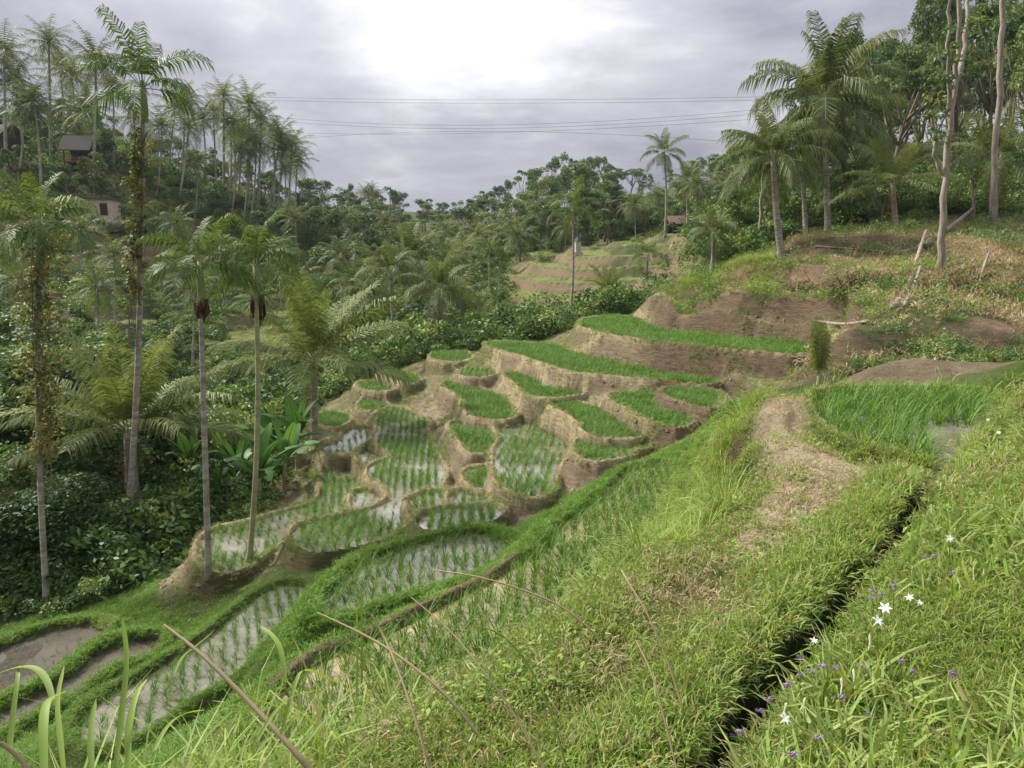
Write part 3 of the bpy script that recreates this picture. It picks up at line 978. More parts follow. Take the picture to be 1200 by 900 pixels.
# frond meshes of length one, by elevation: youngest first
FROND = {}
rg = np.random.default_rng(3)
for style, spec in {
    'coconut': [(1.42, .7, .6), (1.15, 1.15, .55), (.85, 1.5, .5), (.5, 1.7, .5), (.1, 1.6, .4), (-.3, 1.15, .34)],
    'broad': [(1.45, .35, .6), (1.2, .55, .55), (.95, .7, .5), (.7, .85, .5), (.42, .85, .45), (.15, .7, .4)],
    'areca': [(1.42, .9, .6), (1.15, 1.7, .55), (.85, 2.1, .5), (.5, 2.2, .42), (.1, 1.9, .36)],
}.items():
    for e0, dr_, ti in spec:
        mb = MB()
        if style == 'areca':
            frond_shape(mb, 1, e0, dr_, 36, .33, .027, rg, 0, .95, ti, .022, lean=.5, start=.2)
        elif style == 'broad':
            frond_shape(mb, 1, e0, dr_, 64, .30, .020, rg, 0, .8, ti, .020, start=.16)
        else:
            frond_shape(mb, 1, e0, dr_, 60, .29, .021, rg, 0, 1.05, ti, .020, start=.16)
        FROND.setdefault(style, []).append(mb.mesh(style + '_frond', M[{'areca': 'palm_bright', 'broad': 'palm_olive'}.get(style, 'palm')]))
mb = MB()
frond_shape(mb, 1, -.9, .7, 30, .16, .014, rg, 0, 1.0, .4, .02)
FROND['dead'] = [mb.mesh('dead_frond', M['palm_dead'])]


def trunk_mesh(name, a, b, r0, r1, mat, sway=.12, k=8, seed=0, flare=1.5):
    rng = np.random.default_rng(seed)
    a, b = np.asarray(a, float), np.asarray(b, float)
    n = 14
    t = np.linspace(0, 1, n)
    P = a + (b - a) * t[:, None]
    off = rng.normal(0, 1, 2)
    P[:, :2] += np.sin(t * pi)[:, None] * off * sway
    r = r0 + (r1 - r0) * t
    r[0] *= flare
    r[1] *= 1 + (flare - 1) * .35
    r *= 1 + rng.normal(0, .03, n)
    mb = MB()
    mb.tube(P, r, k)
    return mb.mesh(name, mat, True)


def palm(style, base, top, L, label, n=18, group=None, r=(.12, .08), name=None, seed=0, mat='trunk', emin=0, dead=0, nuts=0, sheath=False, stalk=None, cat='palm tree'):
    """base: foot of the trunk, top: middle of the crown"""
    rng = np.random.default_rng(seed + 100)
    base, top = np.asarray(base, float), np.asarray(top, float)
    e = empty(name or (style + '_palm' if style != 'broad' else 'coconut_palm'), base, 0, label, cat, group)
    t = top - base
    if t[2] > .3:
        obj('trunk', trunk_mesh('trunk', (0, 0, -.3), t, r[0], r[1], M[mat], .016 * t[2], 8, seed), None, e)
    F = FROND[style]
    ga = rng.uniform(0, 6)
    for k in range(n):
        q = k / max(1, n - 1)
        fi = min(len(F) - 1, int(emin + q * (len(F) - emin)))
        az = ga + k * 2.39996 + rng.normal(0, .12)
        s = L * rng.uniform(.88, 1.1) * (1 if q > .12 else .8)
        obj('frond', F[fi], None, e, t + np.array([cos(az), sin(az), 0]) * r[1] * .8 + (0, 0, -.12 * q * min(1, L / 3)), (rng.normal(0, .18), rng.normal(0, .08), az), (s, s, s))
    for k in range(dead):
        az = rng.uniform(0, 6.28)
        s = L * rng.uniform(.6, .95)
        tag(obj('dead_frond', FROND['dead'][0], None, e, t - (0, 0, .15), (0, rng.uniform(.1, .5), az), (s, s, s)), 'withered brown frond hanging down')
    if nuts:
        mb = MB()
        for k in range(nuts):
            az = rng.uniform(0, 6.28)
            c = t + np.array([cos(az) * .22, sin(az) * .22, -.2 - rng.uniform(0, .25)])
            rr_ = rng.uniform(.09, .13)
            mb.tube([c + (0, 0, rr_), c + (0, 0, rr_ * .6), c, c - (0, 0, rr_ * .7), c - (0, 0, rr_)], [rr_ * .2, rr_ * .8, rr_, rr_ * .75, rr_ * .15], 6)
        obj('fruit_cluster', mb.mesh('fruit_cluster', M['fruit'], True), None, e)
    if sheath:
        mb = MB()
        mb.tube([t + (0, 0, -.95), t + (0, 0, -.7), t + (0, 0, -.3), t + (0, 0, .1)], [r[1] * 1.1, r[1] * 1.7, r[1] * 1.5, r[1] * .8], 8)
        obj('crown_shaft', mb.mesh('crown_shaft', solid('shaft_green'), True), None, e)
    if stalk:
        mb = MB()
        for k in range(46):
            az = rng.uniform(0, 6.28)
            p = t + np.array([0, 0, -stalk[0]])
            o = rng.uniform(.05, .15)
            q2 = p + np.array([cos(az) * o, sin(az) * o, rng.uniform(-.08, .1)])
            mb.tube([p, q2, q2 + (cos(az) * .02, sin(az) * .02, -rng.uniform(.15, stalk[1]) * .6), p + (cos(az) * .02, sin(az) * .02, -rng.uniform(.3, stalk[1]))], [.02, .016, .014, .006], 4)
        obj('flower_stalk', mb.mesh('flower_stalk', M['fruit'], True), None, e)
    return e


_S = {}


def solid(k):
    if k not in _S:
        a, b = {'shaft_green': ((.16, .22, .08), (.26, .31, .13))}[k]
        _S[k] = solid_mat(k, a, b, 2, .6, .1)
    return _S[k]


def spot(u, v, Y=None):
    return on_ground(u, Y) if Y else hit(u, v)


# near palms, the left group
def up_to(base, u, v):
    return at_dist(u, v, base[1])


b = spot(145, 612, 21.5)
palm('areca', b, up_to(b, 167, 100), 1.95, 'tallest slender areca palm, its upper trunk wrapped in yellow creeper', 13, 'slender areca palms', (.10, .06), seed=1, sheath=True)
AP1 = (b, up_to(b, 167, 100))
b = spot(244, 672)
palm('areca', b, up_to(b, 234, 312), 1.45, 'slim areca palm with a withered brown flower stalk, rooted on the long low paddy bund', 14, 'slender areca palms', (.07, .05), seed=2, sheath=True, stalk=(.75, .45))
b = spot(290, 660)
palm('areca', b, up_to(b, 299, 308), 1.45, 'slim green-stemmed areca palm with a dark hanging sheath, on the low paddy bund', 14, 'slender areca palms', (.068, .05), seed=3, mat='trunk_green', sheath=True, stalk=(.8, .7))
b = spot(55, 716)
palm('areca', b, up_to(b, 45, 262), 1.75, 'areca palm on the far left above the brown paddy, trunk hung with creeper', 14, 'slender areca palms', (.075, .055), seed=4, sheath=True)
AP4 = (b, up_to(b, 45, 262))
b = spot(165, 605, 23.5)
palm('broad', b, up_to(b, 152, 502), 3.5, 'young coconut palm with wide spreading fronds behind the creeper-wrapped palm', 24, 'coconut palms on the near left', (.22, .17), seed=5, dead=1)
b = hit(369, 520)
palm('broad', b, up_to(b, 369, 420), 3.7, 'coconut palm at the left edge of the mud walled paddies', 20, 'coconut palms on the near left', (.15, .12), seed=9, dead=1, nuts=5)

# palms in the middle of the valley
for k, (u, v, Y, tu, tv, L, st, n, dead, lb) in enumerate([
    (514, 410, 46, 515, 338, 2.9, 'coconut', 20, 7, 'coconut palm with a thick skirt of dead fronds at the head of the terraces'),
    (461, 400, 55, 457, 318, 2.8, 'coconut', 18, 1, 'pale leaning coconut palm left of the dead-skirted palm'),
    (484, 395, 60, 482, 300, 3.4, 'coconut', 18, 2, 'taller coconut palm close behind the dead-skirted palm'),
    (571, 372, 62, 574, 292, 1.7, 'areca', 10, 0, 'thin areca palm with a straight bare stem, left one of a pair in mid valley'),
    (580, 372, 62, 586, 305, 1.5, 'areca', 9, 0, 'thin areca palm leaning right, beside its straight twin in mid valley'),
    (553, 405, 45, 552, 384, 2.3, 'broad', 14, 3, 'low young coconut palm with upright fronds above the corner paddy'),
    (620, 388, 50, 621, 372, 1.7, 'broad', 12, 0, 'low dark palm clump below the stepped hillside'),
    (667, 392, 47, 671, 243, 2.0, 'areca', 12, 3, 'lone areca palm with a rusty dead frond beside the upper strip paddy'),
    (758, 345, 62, 759, 300, 2.3, 'areca', 9, 2, 'short palm with yellow-green drooping leaves left of the red-roofed hut'),
    (714, 352, 58, 714, 340, 2.2, 'broad', 18, 1, 'stemless dark feathery palm under the mid terraces'),
    (779, 280, 88, 778, 178, 3.0, 'coconut', 16, 1, 'tall coconut palm rising alone over the forest edge near the hut'),
    (806, 268, 92, 806, 212, 3.2, 'coconut', 14, 6, 'coconut palm with brown drooping fronds above the red-roofed hut'),
    (834, 322, 48, 836, 272, 2.0, 'coconut', 18, 2, 'small grey-green coconut palm at the left foot of the right bank'),
]):
    b = on_ground(u, Y)
    palm(st, b, up_to(b, tu, tv), L, lb, n, 'palms in mid valley', (.13, .10) if st != 'areca' else (.09, .07), seed=20 + k, dead=dead)

# palms on the right-hand bank
for k, (u, v, tu, tv, L, st, n, dead, nuts, r, lb) in enumerate([
    (917, 300, 906, 184, 3.3, 'coconut', 24, 1, 7, .18, 'coconut palm with the lowest nut cluster, front left of the right bank'),
    (971, 274, 966, 112, 4.4, 'coconut', 24, 2, 9, .2, 'largest coconut palm, with bushy crown and nuts on the right bank'),
    (996, 256, 984, 146, 3.4, 'coconut', 16, 2, 4, .17, 'leaning coconut palm close behind the largest one'),
    (945, 276, 940, 178, 3.0, 'coconut', 16, 1, 0, .16, 'coconut palm with a pale stem between the two front coconut palms'),
    (1052, 274, 1046, 214, 2.7, 'broad', 16, 3, 0, .17, 'short coconut palm with upright fronds on the right bank'),
    (1166, 252, 1172, 186, 3.4, 'coconut', 16, 2, 0, .18, 'coconut palm at the right edge of the forest'),
    (1009, 258, 1001, 214, 2.6, 'coconut', 12, 1, 0, .14, 'slanting thin coconut palm partly hidden right of the leaning palm'),
]):
    b = hit(u, v, 15)
    b = on_ground(u, min(max(b[1], 30), 60))
    palm(st, b, up_to(b, tu, tv), L * b[1] / 40, lb, n, 'coconut palms on the right bank', (r, r * .7), seed=60 + k, dead=dead, nuts=nuts)

# ridge palms far on the left: crown and trunk only
FARCROWN, FARTRUNK = [], []
for k in range(4):
    rng = np.random.default_rng(200 + k)
    mb = MB()
    for j in range(26):
        q = j / 25
        frond_shape(mb, 3.3 * rng.uniform(.85, 1.1), 1.4 - 2.0 * q, .8 + .8 * q, 16, .95, .13, rng, j * 2.4 + k, .8, rng.uniform(.25, .7), .03, two=False)
    FARCROWN.append(mb.mesh('palm_crown', M['palm']))
    FARTRUNK.append(trunk_mesh('palm_stem', (0, 0, -.06), (0, 0, 1), .020, .011, M['trunk'], .03, 6, k, 1.3))


def far_palm(P, top, label, group, s=1.0):
    k = random.randrange(4)
    e = empty('coconut_palm', P, 0, label, 'palm tree', group)
    t = np.asarray(top) - P
    h = t[2]
    f = obj('trunk', FARTRUNK[k], None, e, scl=(1, 1, 1))
    sw = h * .75
    f.scale = (sw, sw, h)
    f.rotation_euler = (-math.atan2(t[1], h) * 1.0, math.atan2(t[0], h), 0)
    obj('crown', FARCROWN[k], None, e, t, (0, 0, random.uniform(0, 6.28)), (s, s, s * random.uniform(.9, 1.15)))
    return e


RIDGE = [(8, 170, 5, 62, 92), (30, 175, 18, 95, 95), (60, 172, 57, 50, 100), (48, 160, 40, 118, 88), (88, 165, 84, 88, 108), (108, 178, 112, 72, 96), (132, 180, 132, 100, 105), (118, 170, 100, 130, 104), (76, 175, 70, 80, 112),
         (183, 216, 190, 150, 100), (205, 233, 221, 150, 98), (228, 235, 232, 190, 100), (196, 214, 205, 128, 118), (214, 218, 217, 118, 122), (240, 224, 238, 142, 120), (262, 217, 262, 114, 108), (267, 220, 270, 150, 108), (254, 224, 250, 132, 118),
         (278, 224, 284, 158, 112), (285, 238, 295, 172, 106), (292, 236, 300, 170, 108), (290, 225, 292, 124, 116), (275, 222, 276, 150, 120), (302, 225, 306, 140, 118), (312, 240, 328, 160, 112), (322, 236, 332, 178, 112),
         (318, 228, 320, 158, 122), (336, 236, 342, 172, 122), (344, 240, 348, 190, 124), (268, 236, 280, 178, 104), (330, 242, 334, 200, 106), (156, 205, 158, 140, 112), (20, 186, 30, 128, 90), (-20, 180, -18, 70, 95), (170, 208, 172, 160, 116)]
for i, (u, v, tu, tv, Y) in enumerate(RIDGE):
    P = on_ground(u, Y)
    far_palm(P, at_dist(tu, tv, Y), 'tall coconut palm with a bare pale stem on the ridge at left' if u > 150 else 'coconut palm with dark feathery crown on the high left ridge', 'coconut palms along the left ridge' if u > 150 else 'coconut palms on the high left ridge', random.uniform(.9, 1.15) * (1.3 if u < 140 else 1.05) * Y / 108)

for u, tv, Y, s_ in [(30, 285, 62, .8), (95, 270, 72, .8), (135, 300, 60, .7), (205, 262, 82, .85), (262, 305, 70, .75), (330, 292, 78, .8), (352, 330, 62, .7), (300, 352, 55, .65), (225, 340, 52, .65), (20, 330, 48, .65), (112, 335, 46, .6), (345, 258, 98, .9)]:
    P = on_ground(u, Y)
    T = at_dist(u + random.uniform(-5, 5), tv, Y)
    T[2] = max(T[2], P[2] + random.uniform(3.0, 5.0))
    far_palm(P, T, 'coconut palm on the left valley side', 'coconut palms on the left valley side', s_)
MIDP = [(398, 300, 70), (430, 318, 75), (545, 330, 90), (560, 300, 100), (605, 300, 95), (640, 275, 110), (690, 262, 115), (725, 250, 120), (436, 222, 190), (424, 226, 190), (590, 262, 130), (500, 285, 110), (520, 268, 130), (410, 330, 66), (470, 285, 105), (848, 225, 85), (862, 240, 80), (880, 215, 90), (815, 260, 84), (745, 240, 100), (535, 300, 84), (582, 275, 105), (615, 255, 125), (650, 255, 118), (660, 290, 100), (705, 232, 130), (770, 230, 112), (455, 262, 120), (475, 300, 88), (520, 305, 78), (388, 268, 105), (405, 250, 125), (372, 240, 135), (440, 345, 62), (495, 335, 62), (540, 352, 56), (900, 190, 80), (930, 205, 72), (1025, 170, 75), (1075, 185, 70), (1120, 160, 72), (1150, 175, 66)]
for i, (u, tv, Y) in enumerate(MIDP):
    P = on_ground(u, Y)
    T = at_dist(u + random.uniform(-4, 4), tv, Y)
    if T[2] - P[2] < 2.5:
        T[2] = P[2] + random.uniform(3, 5)
    far_palm(P, T, 'coconut palm standing among the trees in the middle of the valley', 'coconut palms among the valley trees', random.uniform(.75, 1))

# ------------------------------------------------------------------ broadleaf trees
SKY_U = [-80, 0, 60, 100, 165, 225, 300, 345, 380, 410, 440, 470, 500, 520, 545, 570, 600, 640, 665, 700, 720, 750, 800, 840, 880, 1300]
SKY_V = [90, 110, 110, 115, 150, 170, 190, 205, 208, 212, 214, 224, 236, 238, 232, 218, 200, 186, 178, 181, 190, 200, 195, 175, 150, 150]


def forest(u0, u1, Y0, Y1, n, dv, kinds, label, group, hmin=3.0, hmax=16, width=(.8, 1.25), topv=None):
    for k in range(n):
        u = u0 + (u1 - u0) * (k + random.random()) / n
        Y = random.uniform(Y0, Y1)
        P = on_ground(u, Y)
        tv = (np.interp(u, SKY_U, SKY_V) if topv is None else np.interp(u, *topv)) + random.uniform(*dv)
        h = min(max(at_dist(u, tv, Y)[2] - P[2], hmin), hmax)
        kd = random.choice(kinds)
        tree(kd, P, h, random.uniform(*width) * (1.0 if h < 9 else 9 / h if kd != 'tall' else 1), None, label[kd] if isinstance(label, dict) else label, 'tree', group)


forest(350, 880, 190, 255, 40, (-4, 6), ['round', 'round', 'round', 'tall', 'umbrella'], {'round': 'rounded tree on the skyline at the end of the valley', 'tall': 'slender upright tree on the skyline at the end of the valley', 'umbrella': 'flat-topped tree on the skyline at the end of the valley'}, 'trees on the far skyline', 5, 22, (.9, 1.3))
forest(360, 870, 140, 185, 36, (8, 30), ['round', 'round', 'round', 'tall', 'umbrella'], {'round': 'rounded tree in the upper forest of the far valley', 'tall': 'slender upright tree in the upper forest of the far valley', 'umbrella': 'flat-topped tree in the upper forest of the far valley'}, 'trees of the far forest', 5, 18, (1.0, 1.5))
forest(350, 860, 98, 135, 34, (30, 60), ['round', 'tall', 'round', 'round'], {'round': 'rounded tree in the lower forest of the far valley', 'tall': 'slender upright tree in the lower forest of the far valley', 'umbrella': 'flat-topped tree in the lower forest of the far valley'}, 'trees of the lower far forest', 4, 15, (1.0, 1.5))
forest(380, 590, 70, 92, 15, (60, 105), ['round', 'tall', 'shrub'], {'round': 'rounded tree in the belt above the mid valley palms', 'tall': 'slender tree in the belt above the mid valley palms', 'shrub': 'bushy tree in the belt above the mid valley palms'}, 'trees behind the mid valley palms', 3, 10)
forest(680, 870, 98, 116, 16, (20, 62), ['round', 'tall', 'umbrella'], {'round': 'rounded tree behind the red-roofed hut', 'tall': 'slender pale-stemmed tree behind the red-roofed hut', 'umbrella': 'flat-topped tree behind the red-roofed hut'}, 'trees behind the hut', 4, 16)
forest(-40, 370, 118, 170, 36, (-5, 25), ['round', 'tall', 'round'], {'round': 'dark rounded tree behind the ridge palms', 'tall': 'dark slender tree behind the ridge palms'}, 'dark trees behind the left ridge palms', 4, 14)
forest(-40, 350, 96, 114, 26, (30, 70), ['round', 'shrub'], {'round': 'dark rounded tree at the foot of the ridge palms', 'shrub': 'dark bush at the foot of the ridge palms'}, 'dark trees below the left ridge palms', 2.5, 6)
forest(-40, 140, 100, 125, 14, (10, 50), ['round', 'tall', 'round'], {'round': 'dark rounded tree among the palms of the high left ridge', 'tall': 'dark slender tree among the palms of the high left ridge'}, 'dark trees among the high ridge palms', 4, 14, (.9, 1.3), ([-80, 140], [95, 130]))
for u_, Y_, h_ in [(112, 92, 5.5), (80, 90, 4.0), (152, 84, 4.5), (80, 83, 3.2), (20, 90, 5)]:
    tree('round', on_ground(u_, Y_), h_, 1.1, None, 'rounded tree standing in front of the houses on the left hillside', 'tree', 'trees in front of the hillside houses')
# valley bottom on the left
VT = ([-80, 0, 60, 120, 200, 260, 340, 420, 480, 560], [300, 300, 320, 350, 400, 400, 410, 395, 395, 380])
forest(-40, 130, 27, 36, 13, (-10, 60), ['fine', 'shrub', 'fine'], {'fine': 'dense dark tree filling the left valley slope', 'shrub': 'dense dark bush filling the left valley slope'}, 'trees of the left valley slope', 2.5, 8, (1.0, 1.5), VT)
forest(-40, 360, 38, 56, 24, (0, 50), ['fine', 'round', 'tall'], {'fine': 'dense green tree on the valley floor beyond the near palms', 'round': 'rounded green tree on the valley floor beyond the near palms', 'tall': 'slender green tree on the valley floor beyond the near palms'}, 'trees of the valley floor', 2.5, 7, (.9, 1.4), VT)
forest(380, 560, 46, 66, 24, (0, 30), ['fine', 'round', 'shrub'], {'fine': 'dense green tree beside the mid valley coconut palms', 'round': 'rounded green tree beside the mid valley coconut palms', 'shrub': 'green bush beside the mid valley coconut palms'}, 'trees around the mid valley palms', 2, 5.5, (.9, 1.4), VT)
VL = ([-80, 0, 60, 130, 200, 300], [470, 480, 500, 560, 600, 560])
forest(-50, 130, 18.8, 25, 16, (0, 90), ['shrub', 'shrub', 'fine'], {'fine': 'small leafy tree on the bank above the brown paddy', 'shrub': 'leafy shrub on the bank above the brown paddy'}, 'shrubs above the brown paddy', 1.2, 4.5, (1.0, 1.5), VL)
forest(120, 310, 24.5, 31, 12, (0, 60), ['shrub'], 'leafy shrub in the hollow below the near coconut palm', 'shrubs below the near coconut palm', 1, 2.6, (1.0, 1.5), VL)
# the forest on the right-hand bank
RT = ([840, 900, 950, 1000, 1050, 1100, 1150, 1200, 1300], [150, 110, 60, 10, -30, -60, -60, -60, -60])
RL = {'fine': 'broad leafy tree in the forest behind the right bank', 'round': 'rounded tree in the forest behind the right bank', 'tall': 'slender tree in the forest behind the right bank', 'umbrella': 'spreading flat-topped tree in the forest behind the right bank'}
forest(860, 1260, 62, 84, 16, (0, 90), ['fine', 'fine', 'umbrella'], RL, 'trees of the right-hand forest', 7, 26, (.9, 1.3), RT)
forest(850, 1260, 85, 120, 20, (0, 120), ['fine', 'round', 'tall'], RL, 'trees of the right-hand forest', 7, 26, (.9, 1.3), RT)
RB = ([840, 900, 1000, 1100, 1300], [235, 215, 200, 190, 180])
forest(850, 1250, 52, 66, 20, (-20, 40), ['shrub', 'fine', 'shrub'], {'fine': 'low leafy tree of the undergrowth behind the right bank palms', 'shrub': 'leafy bush of the undergrowth behind the right bank palms'}, 'bushes behind the right bank palms', 1.5, 6, (1.0, 1.5), RB)

# ------------------------------------------------------------------ mass planting with geometry nodes
SRC = bpy.data.collections.new('plant_sources')


def node_group(coll):
    g = bpy.data.node_groups.new('scatter_' + coll.name, 'GeometryNodeTree')
    g.interface.new_socket('Geometry', in_out='INPUT', socket_type='NodeSocketGeometry')
    g.interface.new_socket('Geometry', in_out='OUTPUT', socket_type='NodeSocketGeometry')
    n = g.nodes
    a, z = n.new('NodeGroupInput'), n.new('NodeGroupOutput')
    ci = n.new('GeometryNodeCollectionInfo')
    ci.inputs['Collection'].default_value = coll
    ci.inputs['Separate Children'].default_value = True
    ci.inputs['Reset Children'].default_value = True
    ip = n.new('GeometryNodeInstanceOnPoints')
    ip.inputs['Pick Instance'].default_value = True
    m2p = n.new('GeometryNodeMeshToPoints')

    def attr(nm, ty):
        x = n.new('GeometryNodeInputNamedAttribute')
        x.data_type = ty
        x.inputs[0].default_value = nm
        return x.outputs[0]
    L = g.links.new
    L(a.outputs[0], m2p.inputs['Mesh'])
    L(m2p.outputs[0], ip.inputs['Points'])
    L(ci.outputs[0], ip.inputs['Instance'])
    L(attr('variant', 'INT'), ip.inputs['Instance Index'])
    L(attr('turn', 'FLOAT_VECTOR'), ip.inputs['Rotation'])
    L(attr('size', 'FLOAT_VECTOR'), ip.inputs['Scale'])
    L(ip.outputs[0], z.inputs[0])
    return g


GROUPS = {}


def source(key, meshes):
    c = bpy.data.collections.new(key)
    for m in meshes:
        o = bpy.data.objects.new(key, m)
        c.objects.link(o)
    GROUPS[key] = (node_group(c), len(meshes))


def scatter(name, key, P, size, rng, label, tilt=.15, squash=None, yaw=None):
    g, nv = GROUPS[key]
    n = len(P)
    me = bpy.data.meshes.new(name)
    me.vertices.add(n)
    me.vertices.foreach_set('co', np.asarray(P, np.float32).ravel())
    at = me.attributes.new('variant', 'INT', 'POINT')
    at.data.foreach_set('value', rng.integers(0, nv, n).astype(np.int32))
    at = me.attributes.new('turn', 'FLOAT_VECTOR', 'POINT')
    rot = np.c_[rng.normal(0, tilt, (n, 2)), rng.uniform(0, 2 * pi, n) if yaw is None else np.zeros(n) + yaw]
    at.data.foreach_set('vector', rot.astype(np.float32).ravel())
    s = np.asarray(size, float) * np.ones(n)
    S = np.stack([s, s, s * (squash if squash is not None else 1)], 1)
    at = me.attributes.new('size', 'FLOAT_VECTOR', 'POINT')
    at.data.foreach_set('vector', S.astype(np.float32).ravel())
    o = obj(name, me)
    md = o.modifiers.new('scatter', 'NODES')
    md.node_group = g
    return tag(o, label, None, None, 'stuff')


def tuft(n, h, spread, w, bend, rng, mat, tint=(.3, .8), dry=.0, seg=3, flatend=False):
    """a tuft of curved blades"""
    mb = MB()
    a = rng.uniform(0, 2 * pi, n)
    r = spread * np.sqrt(rng.random(n))
    p = np.stack([r * np.cos(a), r * np.sin(a), np.full(n, -.02 * h)], 1)
    az = a + rng.normal(0, .9, n)
    hh = h * rng.uniform(.55, 1.1, n)
    be = bend * rng.uniform(.4, 1.5, n)
    dirh = np.stack([np.cos(az), np.sin(az), np.zeros(n)], 1)
    sd = np.stack([-np.sin(az), np.cos(az), np.zeros(n)], 1)
    ti = rng.uniform(*tint, n)
    ti = np.where(rng.random(n) < dry, rng.uniform(0, .12, n), ti)
    prev, pw = p, w
    ang = np.full(n, 1.45) - rng.uniform(0, .25, n)
    for k in range(seg):
        ang = ang - be / seg * (1 + k * .6)
        nx = prev + (dirh * np.cos(ang)[:, None] + np.array([0, 0, 1.]) * np.sin(ang)[:, None]) * (hh / seg)[:, None]
        nw = w * (1 - ((k + 1) / seg) ** 1.6 * .95)
        mb.quads(np.stack([prev - sd * pw / 2, prev + sd * pw / 2, nx + sd * nw / 2, nx - sd * nw / 2], 1), np.clip(ti + .05 * k, 0, 1))
        prev, pw = nx, nw
    return mb.mesh('tuft', mat)


rg = np.random.default_rng(77)
source('short_grass', [tuft(22, .052, .075, .0062, 1.0, rg, M['grass'], (.35, 1.0), .36) for _ in range(4)])
source('lush_grass', [tuft(20, .15, .08, .0085, 1.1, rg, M['grass'], (.4, 1.05), .16) for _ in range(4)])
source('tall_grass', [tuft(16, .62, .07, .011, 1.1, rg, M['tall'], (.35, 1), .10, 4) for _ in range(4)])
source('bund_grass', [tuft(30, .14, .14, .0115, 1.2, rg, M['bund'], (.35, .95), .05) for _ in range(4)])
source('dry_grass', [tuft(26, .13, .16, .012, 1.2, rg, M['straw'], (.2, .9), 0) for _ in range(3)] + [tuft(22, .13, .15, .012, 1.1, rg, M['grass'], (.2, .7), .3)])
source('rice', [tuft(15, .30, .028, .011, .55, rg, M['rice'], (.2, .85)) for _ in range(4)])
source('rice_thick', [tuft(20, .30, .07, .016, .6, rg, M['rice'], (.25, .8)) for _ in range(4)])


def clod(rng):
    mb = MB()
    a = np.linspace(0, 2 * pi, 7)[:-1]
    r = rng.uniform(.05, .1, 6)
    lo = np.stack([r * np.cos(a), r * np.sin(a), np.full(6, -.02)], 1)
    hi = np.stack([r * .6 * np.cos(a), r * .6 * np.sin(a), rng.uniform(.03, .07, 6)], 1)
    mb.add(np.vstack([lo, hi]), [(i, (i + 1) % 6, 6 + (i + 1) % 6, 6 + i) for i in range(6)] + [tuple(range(6, 12))], .5)
    return mb.mesh('clod', M['clod'])


M['clod'] = solid_mat('dry_mud', (0.15, 0.12, 0.08), (0.30, 0.25, 0.17), 8, .95, .5)
source('clods', [clod(rg) for _ in range(4)])
source('cut_straw', [tuft(18, .11, .10, .0045, 2.6, rg, M['straw'], (.2, 1), 0) for _ in range(3)])


def herb(rng, n, s, mat):
    mb = MB()
    for k in range(n):
        az = rng.uniform(0, 6.28)
        el = rng.uniform(.1, 1.0)
        d = np.array([cos(az) * cos(el), sin(az) * cos(el), sin(el)])
        sd = np.array([-sin(az), cos(az), 0])
        p = np.array([rng.normal(0, .03), rng.normal(0, .03), rng.uniform(.01, .07)])
        l = s * rng.uniform(.6, 1.2)
        m = p + d * l * .55
        t = p + d * l + np.array([0, 0, -.25 * l])
        mb.quads(np.array([[p - sd * l * .05, p + sd * l * .05, m + sd * l * .22, m - sd * l * .22], [m - sd * l * .22, m + sd * l * .22, t + sd * l * .03, t - sd * l * .03]]), np.full(2, rng.uniform(.3, .9)))
    return mb.mesh('herb', mat)


source('herbs', [herb(rg, 16, .04, M['grass']) for _ in range(4)])


def under(rng, n, leaf, mat):
    mb = MB()
    cs = [(rng.normal(0, .32), rng.normal(0, .32), rng.uniform(.1, .6)) for _ in range(6)]
    leaf_cloud(mb, cs, [(r, r, r * .8) for r in rng.uniform(.2, .42, 6)], n, leaf, rng, (.15, .95))
    return mb.mesh('undergrowth', mat)


source('undergrowth', [under(rg, 110, .045, M['bush']) for _ in range(5)])
source('weeds', [under(rg, 34, .04, M['bush']) for _ in range(4)])


def polar(rng, n, r0, r1, a0=-44, a1=44, power=0.0):
    a = rng.uniform(R(a0), R(a1), n)
    q = rng.random(n)
    r = np.exp(math.log(r0) + q * math.log(r1 / r0)) if power == 0 else (r0 ** power + q * (r1 ** power - r0 ** power)) ** (1 / power)
    return r * np.sin(a), r * np.cos(a)


def ground_pts(x, y, keep):
    x, y = x[keep], y[keep]
    return np.stack([x, y, sample(H, x, y)], 1)


def near_ditch(x, y):
    return seg_dist(x, y, DITCH, False)


def right_of_ditch(x, y):
    yy = DITCH[::-1, 1]
    return x > np.interp(y, yy, DITCH[::-1, 0])


# grass around the viewer
rng = np.random.default_rng(500)
x, y = polar(rng, 90000, 1.6, 11.5, power=.55)
fld = sample(FLD, x, y, True)
dtc = near_ditch(x, y)
pth, wrn = sample(PTH, x, y), sample(WRN, x, y)
z = sample(H, x, y)
plateau = (fld < 0) & (z > -.35)
rod = right_of_ditch(x, y)
nz = fbm(x / .5, y / .5, 300)
k = plateau & ~rod & (dtc > .10) & (rng.random(len(x)) > wrn * .99) & (nz + rng.normal(0, .1, len(x)) > .25)
P = ground_pts(x, y, k)
edge = np.exp(-dtc[k] / .22)
scatter('short_grass', 'short_grass', P, rng.uniform(.6, 1.25, len(P)) * (1 + .6 * edge) * (.7 + .5 * nz[k]), rng, 'short mown grass mixed with straw on the curving path', .35)
k2 = k & (dtc < .42) & (rng.random(len(x)) < .5 * np.exp(-dtc / .25) + .05)
P = ground_pts(x, y, k2)
scatter('lush_grass', 'lush_grass', P, rng.uniform(.5, 1.05, len(P)), rng, 'longer green grass overhanging the left lip of the ditch', .35)
kc = plateau & ~rod & (dtc > .15) & (rng.random(len(x)) < .04 + .2 * sstep(.45, .65, fbm(x / .45, y / .45, 305)) * (wrn > .05))
P = ground_pts(x, y, kc)
scatter('cut_straw', 'cut_straw', P, rng.uniform(.5, 1.2, len(P)), rng, 'cut straw lying on the trodden path', .5)
